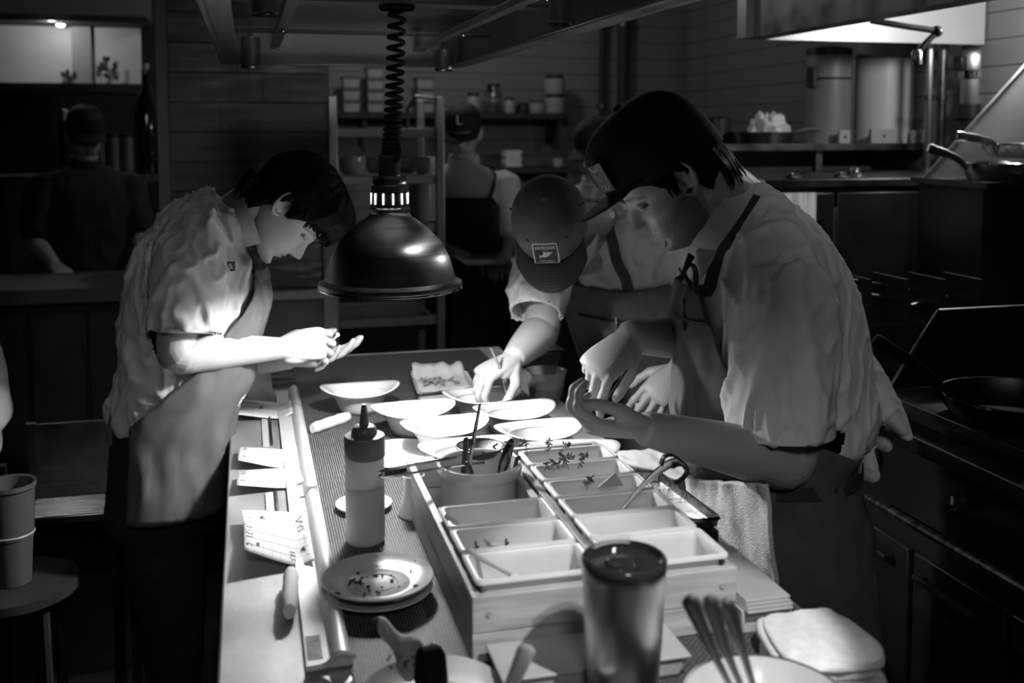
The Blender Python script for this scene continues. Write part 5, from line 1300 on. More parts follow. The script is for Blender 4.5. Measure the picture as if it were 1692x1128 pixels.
def tone(me, M, beard=0.0, brow=1.0):
    """dark brows, lashes, lips, stubble of the head as a colour of the skin itself"""
    c = coords(me); Mi = M.inverted()
    R3 = np.array(Mi.to_3x3()); t = np.array(Mi.translation); p = c @ R3.T + t
    x, y, z = p[:, 0], np.abs(p[:, 1]), p[:, 2]
    head = (np.linalg.norm(p, axis=1) < .17) & (z > -.12)
    front = head & (x > .045)
    r = np.zeros(len(c)); g = np.zeros(len(c))
    bz = .024 + .10 * (y - .012) - 1.9 * np.clip(y - .035, 0, 1) ** 1.3
    r = np.maximum(r, brow * np.clip(1.3 - np.abs(z - bz) / .0052, 0, 1) * (front & (y > .012) & (y < .056)))
    g = np.maximum(g, 0.85 * np.clip(1.2 - np.abs(z - .0025 + 6 * (y - .031) ** 2) / .0022, 0, 1) * (front & (y > .017) & (y < .046)))
    g = np.maximum(g, 0.30 * np.exp(-((z + .059) / .008) ** 2 - (y / .022) ** 2) * front)
    g = np.maximum(g, 0.75 * np.exp(-((z + .0595) / .0016) ** 2 - (y / .022) ** 6) * front)
    g = np.maximum(g, 0.8 * np.exp(-((z + .041) / .003) ** 2 - ((y - .008) / .0045) ** 2) * front * (x > .095))
    if beard:
        jaw = np.clip((-.030 - z + .55 * np.clip(.055 - x, 0, 1)) / .018, 0, 1) * (x > -.005)
        side_ = np.clip(1 - np.abs(x - .012) / .020, 0, 1) * (z < .01) * (y > .05)
        mus = np.exp(-((z + .046) / .007) ** 2) * (x > .07) * (y < .034)
        lips = np.exp(-((z + .059) / .007) ** 2 - (y / .02) ** 2)
        r = np.maximum(r, beard * np.clip(np.maximum(np.maximum(jaw, side_), mus) - lips, 0, 1) * head * (z > -.118))
    col = me.color_attributes.new('tone', 'FLOAT_COLOR', 'POINT')
    buf = np.ones((len(c), 4)); buf[:, 0] = r; buf[:, 1] = g; buf[:, 2] = 0
    col.data.foreach_set('color', buf.ravel())
def hair(M, name, parent, thick=.016, front=.058, nape=-.06, side_z=.012, top=0.0, strand=.003, material=None, fringe=0.0, seed=0):
    G = HG.copy(); c = V3(-.005, 0, .01)
    x, y, z = G[..., 0], np.abs(G[..., 1]), G[..., 2]
    ang = np.arctan2(y, x - 0.0)                      # 0 front, pi back
    line = np.interp(ang, [0, .55, 1.0, 1.35, 1.62, 1.9, 2.3, 3.15], [front, front - .006, side_z + .018, side_z - .018, side_z + .018, -.03, nape, nape])
    m = np.clip((z - line) / .014, 0, 1); m = m * m * (3 - 2 * m)
    d = np.linalg.norm(G - c, axis=-1, keepdims=True); dr = (G - c) / d
    nz_ = np.array([[noise.noise((math.cos(t) * 14 + seed, math.sin(t) * 14, zz_ * 16)) for t in np.linspace(0, 2 * math.pi, G.shape[1], endpoint=False)] for zz_ in G[:, 0, 2]])
    th = thick + top * np.clip((z - .03) / .08, 0, 1) + fringe * np.clip((x - .02) / .06, 0, 1) * np.clip((z - .03) / .04, 0, 1)
    off = m * (th + strand * nz_) - (1 - m) * .012
    G = c + dr * (d + off[..., None])
    v, f = grid_mesh(G); b_ = MB(); b_.add(xf_(M, v), f)
    return b_.build(name, material or HAIR, parent, world=True, smooth=180)
def locks(M, parent, specs, material=None, name='hair_lock'):
    b_ = MB()
    for pts, r in specs:
        P = catmull([M @ Vector(p) for p in pts], 5)
        b_.tube(P, list(np.interp(np.linspace(0, 1, len(P)), [0, .5, 1], [r, r * .8, r * .1])), 7, flat=0.55)
    o = b_.build(name, material or HAIR, parent, world=True, smooth=180); o['kind'] = 'stuff'; return o
def cap(M, parent, crown_m, visor_m, tall=.150, visor=.068, droop=.30, zf=.040, zb=.012, a=.108, b=.085, flatv=0.0, stitch=None):
    na = 60; R = []
    L = [(0, 1.0), (.12, 1.015), (.35, 1.015), (.55, .98), (.72, .88), (.86, .70), (.94, .50), (.985, .26), (1.0, .03)]
    for h, s in L:
        r = []
        for q in np.linspace(0, 2 * math.pi, na, endpoint=False):
            cq = math.cos(q); z0 = zf * (1 + cq) / 2 + zb * (1 - cq) / 2
            fs = 1 + 0.05 * max(0, cq) * (1 if h > .2 else .5)
            seam = 1 + 0.008 * abs(math.cos(3 * q))
            r.append(M @ Vector((a * s * cq * fs * seam - .004, b * s * math.sin(q) * seam, z0 + (tall - z0) * h)))
        R.append(r)
    K = MB().rings(R).build('cap', crown_m, parent, world=True, smooth=60)
    P1 = []
    nv = 10; nu = 25
    def vis(u, v):
        q = math.radians(-62 + 124 * u); r0 = (a * math.cos(q) * 1.02, b * 1.02 * math.sin(q))
        ext = visor * (math.cos(q * 0.80) ** 0.9)
        x = r0[0] - .006 + ext * v; y = r0[1] * (1 + 0.06 * v)
        z = zf + .001 - math.tan(droop) * (x - .07) * 1.0 - (4.2 - flatv) * y * y * (0.4 + .6 * v)
        return M @ Vector((x, y, z))
    vo = MB().grid(vis, nu, nv).build('visor', visor_m, K, smooth=180, solid=.0035, world=True)
    if stitch:
        s_ = MB()
        for v in np.linspace(.25, .9, 7): s_.tube([vis(u, v) + (M.to_3x3() @ Vector((0, 0, .0022))) for u in np.linspace(.06, .94, 24)], .0006, 4)
        s_.build('stitching', stitch, K, world=True)
    MB().ellip(M @ Vector((-.004, 0, tall)), (.009, .009, .005), M.to_3x3(), 14, 8).build('button', crown_m, K, world=True)
    ey = MB()
    for q in (0.55, -0.55, 1.6, -1.6):
        ey.ellip(M @ Vector((a * .96 * math.cos(q) - .004, b * .97 * math.sin(q), zf + (tall - zf) * .62)), (.0035, .0035, .0035), None, 10, 6)
    ey.build('eyelet', visor_m, K, world=True)
    return K

# ---- hand
def hand(W, x, z, right, curls, thumb=None, scale=1.0, splay=1.0):
    x = nrm(x); z = np.asarray(z, float); z = nrm(z - x * (z @ x)); y = np.cross(z, x) * (1 if right else -1)
    L = lambda p: np.asarray(W, float) + scale * (x * p[0] + y * p[1] + z * p[2])
    out = [etube([L((0, 0, 0)), L((.03, .001, 0)), L((.06, .001, .001)), L((.085, 0, .001)), L((.097, 0, 0))],
                 [.019 * scale, .0175 * scale, .016 * scale, .0135 * scale, .010 * scale], [.026 * scale, .034 * scale, .040 * scale, .041 * scale, .038 * scale], side=y, n=24)]
    b_ = MB(); Mr = Matrix((x, y, z)).transposed()
    b_.ellip(L((.036, .024, -.010)), (.034 * scale, .017 * scale, .015 * scale), Mr @ Matrix.Rotation(.35, 3, 'Z'), 16, 10)
    b_.ellip(L((.035, -.024, -.009)), (.034 * scale, .015 * scale, .013 * scale), Mr, 16, 10)
    out.append((b_.v, b_.f))
    base = [(.092, .0315), (.097, .0105), (.093, -.0108), (.083, -.0310)]
    lens = [(.043, .026, .022), (.047, .030, .023), (.043, .028, .023), (.034, .021, .020)]
    rad = [.0089, .0091, .0086, .0077]; sp = [.07, .015, -.045, -.12]
    for k in range(4):
        cu = curls[k] if hasattr(curls[0], '__len__') else curls
        p = V3(base[k][0], base[k][1], -.001); ph = 0.0; P = [L(p - V3(.018, 0, 0))]; A = [rad[k] * 1.05 * scale]
        P.append(L(p)); A.append(rad[k] * 1.12 * scale)
        for j in range(3):
            ph += math.radians(cu[j]); d = V3(math.cos(ph), sp[k] * splay * (1 if j == 0 else .4), -math.sin(ph)); d = nrm(d)
            p = p + d * lens[k][j] * .55; P.append(L(p)); A.append(rad[k] * (.98, .90, .84)[j] * scale)
            p = p + d * lens[k][j] * .45; P.append(L(p)); A.append(rad[k] * (1.03, .95, .62)[j] * scale)
        out.append(etube(P, A, [q * 1.04 for q in A], side=y, n=14, sub=4))
    th = thumb or [(.72, .62, -.30), (.85, .35, -.40), (.95, .10, -.30)]
    p = V3(.020, .026, -.008); P = [L(p - V3(.01, .008, 0))]; A = [.013 * scale]
    for j, (d, l, r) in enumerate(zip(th, (.042, .034, .028), (.0125, .0108, .0100))):
        d = nrm(V3(*d)); p = p + d * l * .5; P.append(L(p)); A.append(r * scale); p = p + d * l * .5; P.append(L(p)); A.append(r * (1.02, 1.0, .62)[j] * scale)
    out.append(etube(P, A, [q * 1.08 for q in A], side=y, n=14, sub=4))
    return out, L
def arm(S, E, Wr, r=(.048, .044, .042, .043, .036, .027), side=(0, 1, 0)):
    S, E, Wr = map(np.asarray, (S, E, Wr))
    P = [S, S * .5 + E * .5, E * .97 + S * .03, E * .78 + Wr * .22, E * .4 + Wr * .6, Wr]
    return etube(P, list(r), [q * 1.08 for q in r], side=side, n=24, sub=6)

from mathutils.bvhtree import BVHTree
def drape(me, P, off):
    """push the points of a path onto the surface of a garment, off above it"""
    tr = BVHTree.FromPolygons([tuple(v.co) for v in me.vertices], [tuple(p.vertices) for p in me.polygons])
    out = []
    for p in catmull(P, 6):
        q, n, i, d = tr.find_nearest(Vector(p))
        out.append(np.array(q) + np.array(n) * off)
    k = [out[0]] + [(out[i - 1] + out[i] * 2 + out[i + 1]) / 4 for i in range(1, len(out) - 1)] + [out[-1]]
    return k
def onto(me, pix, off):
    """strap path on a garment: the points of its visible side met along the given sight lines"""
    tr = BVHTree.FromPolygons([tuple(v.co) for v in me.vertices], [tuple(p.vertices) for p in me.polygons])
    out = []
    for x, y in catmull([V3(a, b, 0)[:2] for a, b in pix], 5):
        d = Vector(ray(x, y)).normalized(); q, n, i, dd = tr.ray_cast(Vector(CAM), d)
        if q is not None: out.append(np.array(q) + np.array(n) * off)
    for _ in range(2): out = [out[0]] + [(out[i - 1] + out[i] * 2 + out[i + 1]) / 4 for i in range(1, len(out) - 1)] + [out[-1]]
    return out
class Trunk:
    def __init__(s, keys, front, side):
        # keys: (centre, a, b[, front tilt]) from knees up to the neck base
        K = [np.concatenate([k[0], [k[1], k[2], k[3] if len(k) > 3 else 0.0]]) for k in keys]
        s.n = len(keys); s.K = np.array(catmull(K, 10)); s.front = nrm(front); s.side = nrm(side)
    def key(s, u):
        i = u * 10; j = int(min(max(i, 0), len(s.K) - 2)); f = i - j; return s.K[j] * (1 - f) + s.K[j + 1] * f
    def pt(s, u, th, off=0.0):
        k = s.key(u); fr = nrm(s.front * math.cos(k[5]) - V3(0, 0, 1) * math.sin(k[5])); e = 2 / 2.25
        c, q = math.cos(th), math.sin(th)
        return k[:3] + (k[3] + off) * math.copysign(abs(c) ** e, c) * fr + (k[4] + off) * math.copysign(abs(q) ** e, q) * s.side
    def loft(s, u0, u1, n=40, m=48, off=0.0):
        b_ = MB(); b_.rings([[s.pt(u, t, off) for t in np.linspace(0, 2 * math.pi, m, endpoint=False)] for u in np.linspace(u0, u1, n)]); return b_.v, b_.f
    def sheet(s, fn_u, fn_th, off, nu=40, nv=60, ripple=0.0, seed=0):
        """partial wrap (apron): v along the trunk, u across"""
        b_ = MB()
        def fn(i, j):
            u = fn_u(j); t0, t1 = fn_th(j); t = t0 + (t1 - t0) * i
            r = ripple(j) if callable(ripple) else ripple
            return s.pt(u, t, off + r * (0.5 + 0.5 * noise.noise((t * 3.2 + seed, u * 0.7, seed))) + r * .6 * noise.noise((t * 7 + seed, u * 1.1, 4)))
        b_.grid(fn, nu, nv); return b_
def ribbon(name, pts, w, parent, material, normal_hint, thick=.0025, n=6):
    """flat band along pts whose width direction is across the path and the surface normal"""
    P = catmull(pts, n); b_ = MB(); R = []
    H = normal_hint
    for i, p in enumerate(P):
        t = nrm(P[min(i + 1, len(P) - 1)] - P[max(i - 1, 0)]); nn = nrm(np.asarray(H(p) if callable(H) else H, float)); s = nrm(np.cross(t, nn)); nn = np.cross(s, t)
        R.append([p + s * w / 2 + nn * thick / 2, p + s * w / 2 - nn * thick / 2, p - s * w / 2 - nn * thick / 2, p - s * w / 2 + nn * thick / 2])
    b_.rings(R); return b_.build(name, material, parent, world=True, smooth=50)
def legs(parent, hips, side, spread, feet_front, m_, z_hip, r=.088, pelvis=None):
    out = [pelvis] if pelvis else []
    for s in (-1, 1):
        h = np.asarray(hips) + nrm(side) * s * spread; f = h.copy(); f[2] = 0.09
        kn = (h + f) / 2 + nrm(feet_front) * .02
        out.append(etube([h + V3(0, 0, .05), h * .6 + kn * .4, kn, kn * .4 + f * .6, f], [r, r * .95, r * .72, r * .66, r * .6], side=side, n=20))
    me = union(out, .014, 2); wrinkle(me, .004, (9, 9, 14), 3); part('trousers', me, m_, parent)
    for s in (-1, 1):
        h = np.asarray(hips) + nrm(side) * s * spread; f = V3(h[0], h[1], .045); d = nrm(feet_front)
        v, fc = etube([f - d * .07, f + V3(0, 0, .01), f + d * .08 - V3(0, 0, .005), f + d * .17 - V3(0, 0, .012)], [.042, .044, .04, .028], [.036, .038, .044, .036], side=side, n=16)
        v = [(p[0], p[1], max(p[2], 0.0)) for p in v]
        b_ = MB(); b_.add(v, fc); b_.build('shoe', BLACKP, parent, world=True, smooth=180)
def hframe(o, f, u):
    f = nrm(f); u = np.asarray(u, float); u = nrm(u - f * (u @ f)); y = np.cross(u, f); return frame(o, f, y, u)

# ------------------------------------------------------------------ left cook
def left_cook():
    Y = 2.45
    ft = at(300, 700, Y)
    t = thing('person', 'cook in white short-sleeved shirt and grey apron bending over the pass at left', 'person', (ft[0], Y, 0))
    dx = V3(-.015, 0, 0)
    k = lambda px, py, a, b, tl=0.0: (at(px, py, Y) + dx, a, b, tl)
    T = Trunk([k(272, 1040, .15, .19), k(280, 930, .145, .19), k(290, 800, .135, .185), k(291, 720, .128, .178), k(298, 670, .132, .178), k(316, 620, .142, .18), k(323, 550, .148, .187), k(336, 480, .150, .197, .1), k(343, 420, .128, .202, .25), k(362, 368, .088, .165, .45), k(388, 340, .055, .075, .6)], (1, 0, 0), (0, 1, 0))
    # shirt
    S1 = [at(330, 392, 2.34), at(314, 430, 2.28), at(309, 480, 2.25), at(304, 549, 2.235)]
    S2 = [at(352, 395, 2.58), at(345, 440, 2.63), at(345, 490, 2.66), at(345, 548, 2.67)]
    pcs = [T.loft(3.55, 10.0), etube(S1, [.076, .078, .074, .061], [.07, .076, .074, .066], side=(1, 0, 0), round_ends=False), etube(S2, [.076, .078, .074, .061], side=(1, 0, 0), round_ends=False)]
    tail = [at(240, 640, Y), at(212, 655, Y - .02), at(190, 668, Y - .04), at(180, 700, Y - .05)]
    pcs.append(etube(tail, [.035, .028, .018, .010], [.05, .045, .03, .014], side=(0, 1, 0)))
    me = union(pcs, .0055, 3)
    wrinkle(me, .007, (16, 12, 7), 2); crease(me, .010, (13, 11, 6), 21); crease(me, .006, (26, 24, 14), 9)
    me = cut(me, S1[-1], S1[-1] - S1[-2], .085); me = cut(me, S2[-1], S2[-1] - S2[-2], .085)
    sh = part('shirt', me, SHIRT, t); shm = me
    md = sh.modifiers.new('solid', 'SOLIDIFY'); md.thickness = .003; md.offset = -1
    for S in (S1, S2):
        d = nrm(S[-1] - S[-2]); c = S[-1] - d * .004; u = nrm(np.cross(d, V3(0, 1, 0))); v = np.cross(d, u)
        MB().tube([c + .0600 * math.cos(q) * u + .0645 * math.sin(q) * v for q in np.linspace(0, 6.283, 40, endpoint=False)], .0042, 6, closed=True).build('cuff', SHIRT, sh, world=True)
    # seam of pocket and tab
    pk = at(381, 440, 2.268)
    MB().box(pk, (.019, .002, .021)).build('sleeve_tab', APROND, sh, world=True)
    text_mesh('tab_mark', '&', .017, THREAD, sh, frame(pk + V3(0, -.0012, 0), (1, 0, 0), (0, 0, 1), (0, -1, 0)))
    # body
    ho = at(472, 345, 2.445)
    M = hframe(ho, (.46, -.10, -.88), (.88, .05, .47))
    W1, W2 = at(464, 575, 2.36), at(478, 592, 2.55)
    E1, E2 = at(291, 583, 2.235), at(340, 600, 2.69)
    h1, L1 = hand(W1, (1, .20, .04), (-.10, -.80, .60), True, [(38, 42, 20), (46, 50, 25), (52, 52, 25), (55, 50, 25)], [(.80, .35, -.45), (.95, .0, -.35), (.95, -.2, -.25)])
    h2, L2 = hand(W2, (1, -.30, .03), (.0, .25, -1), False, [(12, 18, 12), (16, 20, 12), (20, 22, 14), (24, 24, 15)])
    neck = etube([at(380, 372, Y), at(408, 345, Y), M @ Vector((-.035, 0, -.055)), M @ Vector((-.02, 0, 0))], [.06, .056, .054, .05], side=(0, 1, 0))
    core = etube([at(300, 690, Y), at(322, 560, Y), at(340, 450, Y), at(372, 378, Y)], [.06, .06, .06, .055], side=(0, 1, 0))
    shl = etube([at(333, 400, 2.33), at(350, 395, 2.45), at(352, 400, 2.58)], [.045, .05, .045], side=(1, 0, 0))
    me = union(head_pieces(M) + [neck, core, shl, arm(at(325, 402, 2.32), E1, W1, (.045, .043, .041, .0425, .034, .0245)), arm(at(350, 402, 2.6), E2, W2)] + h1 + h2, .0023, 2)
    tone(me, M); part('body', me, SKIN, t)
    # hair
    H = hair(M, 'hair', t, thick=.020, front=.040, nape=-.080, side_z=-.004, top=.010, fringe=.026, strand=.006, seed=3)
    rnd = random.Random(2); sp = []
    for i in range(46):
        y = rnd.uniform(-.07, .07); x0 = .105 - 8 * y * y
        sp.append((((x0 - .005, y, .075 + rnd.uniform(-.01, .02)), (x0 + .014, y * 1.05, .060), (x0 + .012 + rnd.uniform(-.004, .010), y * 1.08, .040 + rnd.uniform(-.008, .014))), .008))
    for s in (-1, 1):
        for i in range(26):
            x0 = rnd.uniform(-.005, .085)
            y0 = s * (.092 - .3 * max(0, x0 - .02))
            sp.append((((x0 - .015, y0 * .98, .055), (x0, y0 * 1.0, .034), (x0 + .010, y0 * .96, .014 + rnd.uniform(-.006, .010) + .012 * (x0 > .05))), .007))
        for i in range(18):
            x0 = rnd.uniform(-.105, -.055); y0 = s * rnd.uniform(0, .06)
            sp.append((((x0 - .01, y0, -.02), (x0 - .004, y0, -.05), (x0 + .012, y0, -.088 + rnd.uniform(-.01, .012))), .006))
    locks(M, H, sp)
    # apron: skirt and bib
    def uu(j): return 1.9 + 6.3 * j
    def thr(j):
        u = uu(j)
        w_ = np.interp(u, [0, 3.0, 4.0, 5.0, 6.0, 7.2, 8.2], [2.0, 2.0, 2.1, 1.7, 1.2, .78, .55]); return (-w_, w_)
    ap = T.sheet(uu, thr, .013, 56, 80, lambda j: np.interp(uu(j), [0, 3, 4.5, 6, 8], [.03, .016, .008, .010, .012]), 5).build('apron', APRONL, t, smooth=180, solid=.003, world=True)
    # waist tie, pocket, neck strap
    top = [T.pt(8.2, -.55, .018), T.pt(8.2, .55, .018)]
    nb = at(398, 318, Y)
    ribbon('neck_strap', [top[0]] + onto(shm, [(429, 474), (422, 445), (414, 412), (406, 380), (394, 348), (385, 326)], .010), .020, ap, APROND, lambda p: p - at(362, 400, Y), n=1)
    ribbon('neck_strap', drape(shm, [top[1], at(450, 430, Y + .11), at(430, 385, Y + .10), at(400, 345, Y + .08), at(382, 315, Y)], .006), .026, ap, APRON, lambda p: p - at(362, 400, Y), n=1)
    fl = T.sheet(lambda j: 7.75 + .42 * j, lambda j: (-.62, .62), .022, 20, 6, .004, 2).build('bib_fold', APRONL, ap, smooth=180, solid=.003, world=True)
    tie = at(196, 660, Y - .06)
    MB().tube(catmull([at(215, 640, Y - .1), tie, at(185, 690, Y - .08), at(180, 735, Y - .08)], 6), .008, 8, flat=.3).build('tie_end', APRONL, ap, world=True)
    # shirt collar stand
    ribbon('collar', [at(418, 405, Y - .085), at(408, 372, Y - .088), at(395, 343, Y - .07), at(388, 322, Y - .02), at(392, 320, Y + .03), at(405, 345, Y + .075)], .034, sh, SHIRTG, lambda p: p - at(410, 365, Y), thick=.004)
    hp = at(291, 760, Y); legs(t, (hp[0] - .03, Y, .82), (0, 1, 0), .095, (1, 0, 0), TROUSR, .82, pelvis=T.loft(1.6, 4.1, off=-.004))
    # tiny garnish in the fingers
    g = L1((.135, .03, -.045))
    o = MB().ellip(at(558, 553, 2.42), (.005, .005, .0055), None, 12, 8); o.tube([at(552, 560, 2.42), at(558, 553, 2.42)], .0022, 8)
    tag(o.build('garnish_bud', PLASTW), 'tiny white garnish pinched in the left cook\'s fingers', 'garnish')
    return t
left_cook()

# ------------------------------------------------------------------ right cook
def right_cook():
    Y = 1.82
    fd = nrm(V3(-.95, .30, 0)); sd = V3(-.30, -.95, 0)     # facing, his left side (toward the camera)
    ft = at(1285, 800, Y)
    t = thing('person', 'bearded cook in black cap and white shirt plating food at right', 'person', (ft[0], Y, 0))
    k = lambda px, py, a, b, tl=0.0: (at(px, py, Y), a, b, tl)
    T = Trunk([k(1300, 1200, .17, .19), k(1298, 1050, .165, .19), k(1286, 900, .155, .19), k(1278, 810, .15, .185), k(1272, 750, .150, .187), k(1285, 690, .188, .195), k(1281, 600, .178, .20), k(1272, 520, .170, .205, .05), k(1262, 455, .150, .205, .15), k(1254, 405, .118, .19, .3), k(1242, 358, .072, .135, .45), k(1222, 322, .048, .060, .6)], fd, sd)
    sh0 = T.pt(8.2, math.pi / 2, -.06)
    S1 = [at(1296, 455, 1.68), at(1298, 520, 1.655), at(1292, 610, 1.64), at(1292, 718, 1.635)]
    S2 = [at(1232, 470, 1.96), at(1205, 530, 2.0), at(1180, 585, 2.0)]
    pcs = [T.loft(4.0, 11.0), etube(S1, [.085, .098, .096, .090], [.075, .088, .090, .088], side=(0, 1, 0), round_ends=False), etube(S2, [.085, .09, .085], side=(0, 1, 0), round_ends=False)]
    pcs.append(etube([at(1400, 600, Y), at(1435, 650, Y), at(1462, 684, Y)], [.05, .04, .018], [.11, .13, .12], side=sd))
    me = union(pcs, .0055, 3)
    wrinkle(me, .006, (13, 13, 6), 4, weight=lambda c: .5 + .5 * (c[:, 0] < 1.0)); crease(me, .012, (12, 12, 3.5), 31, weight=lambda c: np.clip((1.02 - c[:, 0]) / .12, .25, 1)); crease(me, .005, (26, 26, 12), 11)
    d = S1[-1] - S1[-2]; me = cut(me, S1[-1], d, .12); me = cut(me, S2[-1], S2[-1] - S2[-2], .11)
    sh = part('shirt', me, SHIRT, t); shm = me
    md = sh.modifiers.new('solid', 'SOLIDIFY'); md.thickness = .003; md.offset = -1
    d = nrm(d); c = S1[-1] - d * .004; u = nrm(np.cross(d, V3(0, 1, 0))); v = np.cross(d, u)
    ribbon('cuff_hem', [c + .0895 * math.cos(q) * u + .0875 * math.sin(q) * v - d * .012 for q in np.linspace(0, 6.283, 41)], .026, sh, SHIRT, lambda p: p - c, thick=.004)
    seam = [at(x, y, Ys) for x, y, Ys in ((1232, 500, 1.60), (1258, 486, 1.585), (1300, 482, 1.575), (1345, 492, 1.60), (1380, 522, 1.66), (1392, 560, 1.70))]
    # body
    ho = at(1112, 296, 1.775)
    f0 = V3(-.97, .23, 0); M = hframe(ho, f0 * .766 + V3(0, 0, -.643), f0 * .643 + V3(0, 0, .766))
    W1, E1 = at(1066, 708, 1.60), at(1306, 764, 1.635)
    W2, E2 = at(1043, 556, 1.84), at(1200, 560, 2.03)
    h1, L1 = hand(W1, (-1, .04, .10), (.12, -.35, -.93), False, [(34, 58, 34), (38, 62, 36), (42, 62, 36), (44, 60, 34)], [(.86, .36, -.36), (.97, .0, -.22), (.98, -.10, -.12)], splay=.4)
    h2, L2 = hand(W2, (-.66, -.12, -.50), (-.52, -.62, .58), True, [(52, 16, 8), (58, 26, 14), (66, 48, 28), (70, 55, 30)], [(.70, .18, -.68), (.66, -.10, -.75), (.62, -.15, -.78)], 1.05, splay=.3)
    neck = etube([at(1232, 352, Y), at(1200, 320, Y - .01), M @ Vector((-.045, 0, -.055)), M @ Vector((-.02, 0, 0))], [.064, .060, .058, .052], [.064, .060, .060, .055], side=(0, 1, 0))
    core = etube([at(1275, 740, Y), at(1272, 600, Y), at(1260, 470, Y), at(1240, 360, Y)], [.06, .06, .06, .055], side=(0, 1, 0))
    shl = etube([at(1290, 470, 1.70), at(1258, 440, Y), at(1232, 470, 1.95)], [.05, .05, .05], side=(1, 0, 0))
    me = union(head_pieces(M) + [neck, core, shl, arm(at(1296, 475, 1.69), E1, W1, (.055, .050, .047, .049, .041, .029)), arm(at(1232, 475, 1.95), E2, W2, (.05, .048, .046, .047, .042, .032))] + h1 + h2, .0023, 2)
    tone(me, M, beard=1.0); part('body', me, SKINB, t)
    H = hair(M, 'hair', t, thick=.012, front=.05, nape=-.082, side_z=.0, strand=.003, seed=8)
    rnd = random.Random(5); sp = []
    for i in range(60):
        y0 = rnd.uniform(-.072, .072); x0 = -.098 + 6.5 * y0 * y0
        sp.append((((x0 - .008, y0, .01), (x0 - .012, y0, -.03), (x0 + rnd.uniform(-.012, .004), y0, -.072 + rnd.uniform(-.012, .016))), .005))
    for s in (-1, 1):
        for i in range(18):
            x0 = rnd.uniform(-.06, -.03); sp.append((((x0 - .01, s * .077, .03), (x0, s * .080, .0), (x0 + .004, s * .076, -.035 + rnd.uniform(-.012, .01))), .004))
        for i in range(10):
            x0 = rnd.uniform(.006, .026); sp.append((((x0 - .004, s * .077, .035), (x0, s * .077, .01), (x0 + .003, s * .0725, -.018)), .0035))
    locks(M, H, sp)
    K = cap(M, t, CAPB, CAPB, tall=.168, visor=.070, droop=.02, zf=.050, zb=.0, a=.114, b=.090, flatv=3.4)
    # front patch
    pd = nrm(np.array(M.to_3x3() @ Vector((.86, .50, .12)))); pu = nrm(np.array(M.to_3x3() @ Vector((-.15, 0, 1)))); ps = nrm(np.cross(pu, pd)); pu = np.cross(pd, ps)
    pc = np.array(M @ Vector((.100, .052, .092))) + pd * .004
    PM = frame(pc, ps, pu, pd)
    b_ = MB(); b_.box((0, 0, 0), (.040, .056, .003)); b_.v = [tuple(PM @ Vector(p)) for p in b_.v]
    pt_ = b_.build('patch', PATCHG, K, world=True)
    text_mesh('patch_lettering', 'OLF', .016, THREAD, K, PM @ Matrix.Translation((0.0, -.019, .0018)))
    e = MB()
    for pts in ([(-.012, .02), (-.006, .008), (-.010, -.002), (0, -.010), (.010, -.002), (.006, .008), (.012, .02), (.004, .010), (-.004, .010), (-.012, .02)], [(-.004, .002), (0, -.003), (.004, .002)], [(-.014, .004), (-.008, -.004)], [(.014, .004), (.008, -.004)]):
        e.tube([PM @ Vector((x, y + .006, .002)) for x, y in pts], .0009, 5)
    e.build('patch_emblem', THREAD, K, world=True)
    # collar, apron, straps
    ribbon('collar', [at(1152, 425, 1.71), at(1166, 402, 1.69), at(1190, 370, 1.68), at(1212, 338, 1.695), at(1232, 304, 1.755), at(1234, 296, 1.83), at(1212, 310, 1.91), at(1180, 350, 1.93), at(1150, 400, 1.90)], .042, sh, SHIRT, lambda p: p - at(1195, 370, Y), thick=.004)
    fl = MB(); A_, B_, C_, D_ = at(1150, 415, 1.70), at(1200, 378, 1.685), at(1176, 432, 1.675), at(1158, 462, 1.675)
    fl.grid(lambda u, v: (A_ * (1 - u) + B_ * u) * (1 - v) + (D_ * (1 - u) + C_ * u) * v, 8, 6); fl.build('collar_flap', SHIRT, sh, smooth=180, solid=.003, world=True)
    def uu(j): return 0.1 + 8.15 * j
    def thr(j):
        u = uu(j); w_ = np.interp(u, [0, 3.5, 4.6, 5.4, 6.4, 7.4, 8.25], [2.7, 2.6, 2.2, 1.35, .95, .72, .60]); return (-w_, w_)
    ap = T.sheet(uu, thr, .014, 56, 80, lambda j: np.interp(uu(j), [0, 3, 4.5, 6, 8], [.03, .018, .012, .016, .014]), 15).build('apron', mat('charcoal_canvas', .085, .9, 0, (24, .15), (500, .4, .0008)), t, smooth=180, solid=.003, world=True)
    b0, b1 = T.pt(8.2, .56, .02), T.pt(8.2, -.56, .02)
    nb = at(1246, 310, Y)
    ribbon('neck_strap', [b0] + onto(shm, [(1174, 480), (1183, 445), (1203, 402), (1226, 360), (1246, 326)], .006), .024, ap, STRAP, lambda p: p - at(1225, 430, Y), n=1)
    ribbon('neck_strap', drape(shm, [b1, at(1130, 455, 1.95), at(1160, 400, 1.97), at(1215, 335, 1.94), at(1246, 306, 1.82)], .006), .024, ap, STRAP, lambda p: p - at(1225, 430, Y), n=1)
    MB().tube(catmull([b0 + V3(0, 0, -.005), at(1132, 455, 1.70), at(1142, 437, 1.70), at(1150, 452, 1.70), at(1148, 478, 1.70)], 6), .006, 8, flat=.35).build('strap_loop', STRAP, ap, world=True)
    pp_ = T.pt(7.4, .42, .026)
    MB().tube([pp_ + V3(0, 0, .03), pp_ - V3(0, 0, .03)], .0045, 8).build('pen', BLACKP, ap, world=True)
    ribbon('pocket_edge', [T.pt(7.25, th, .027) for th in np.linspace(.1, .8, 8)], .006, ap, STRAP, lambda p: p - T.key(7.25)[:3])
    ribbon('waist_tie', [T.pt(3.9, th, .022) for th in np.linspace(-2.9, 2.9, 30)], .026, ap, STRAP, lambda p: p - T.key(3.9)[:3])
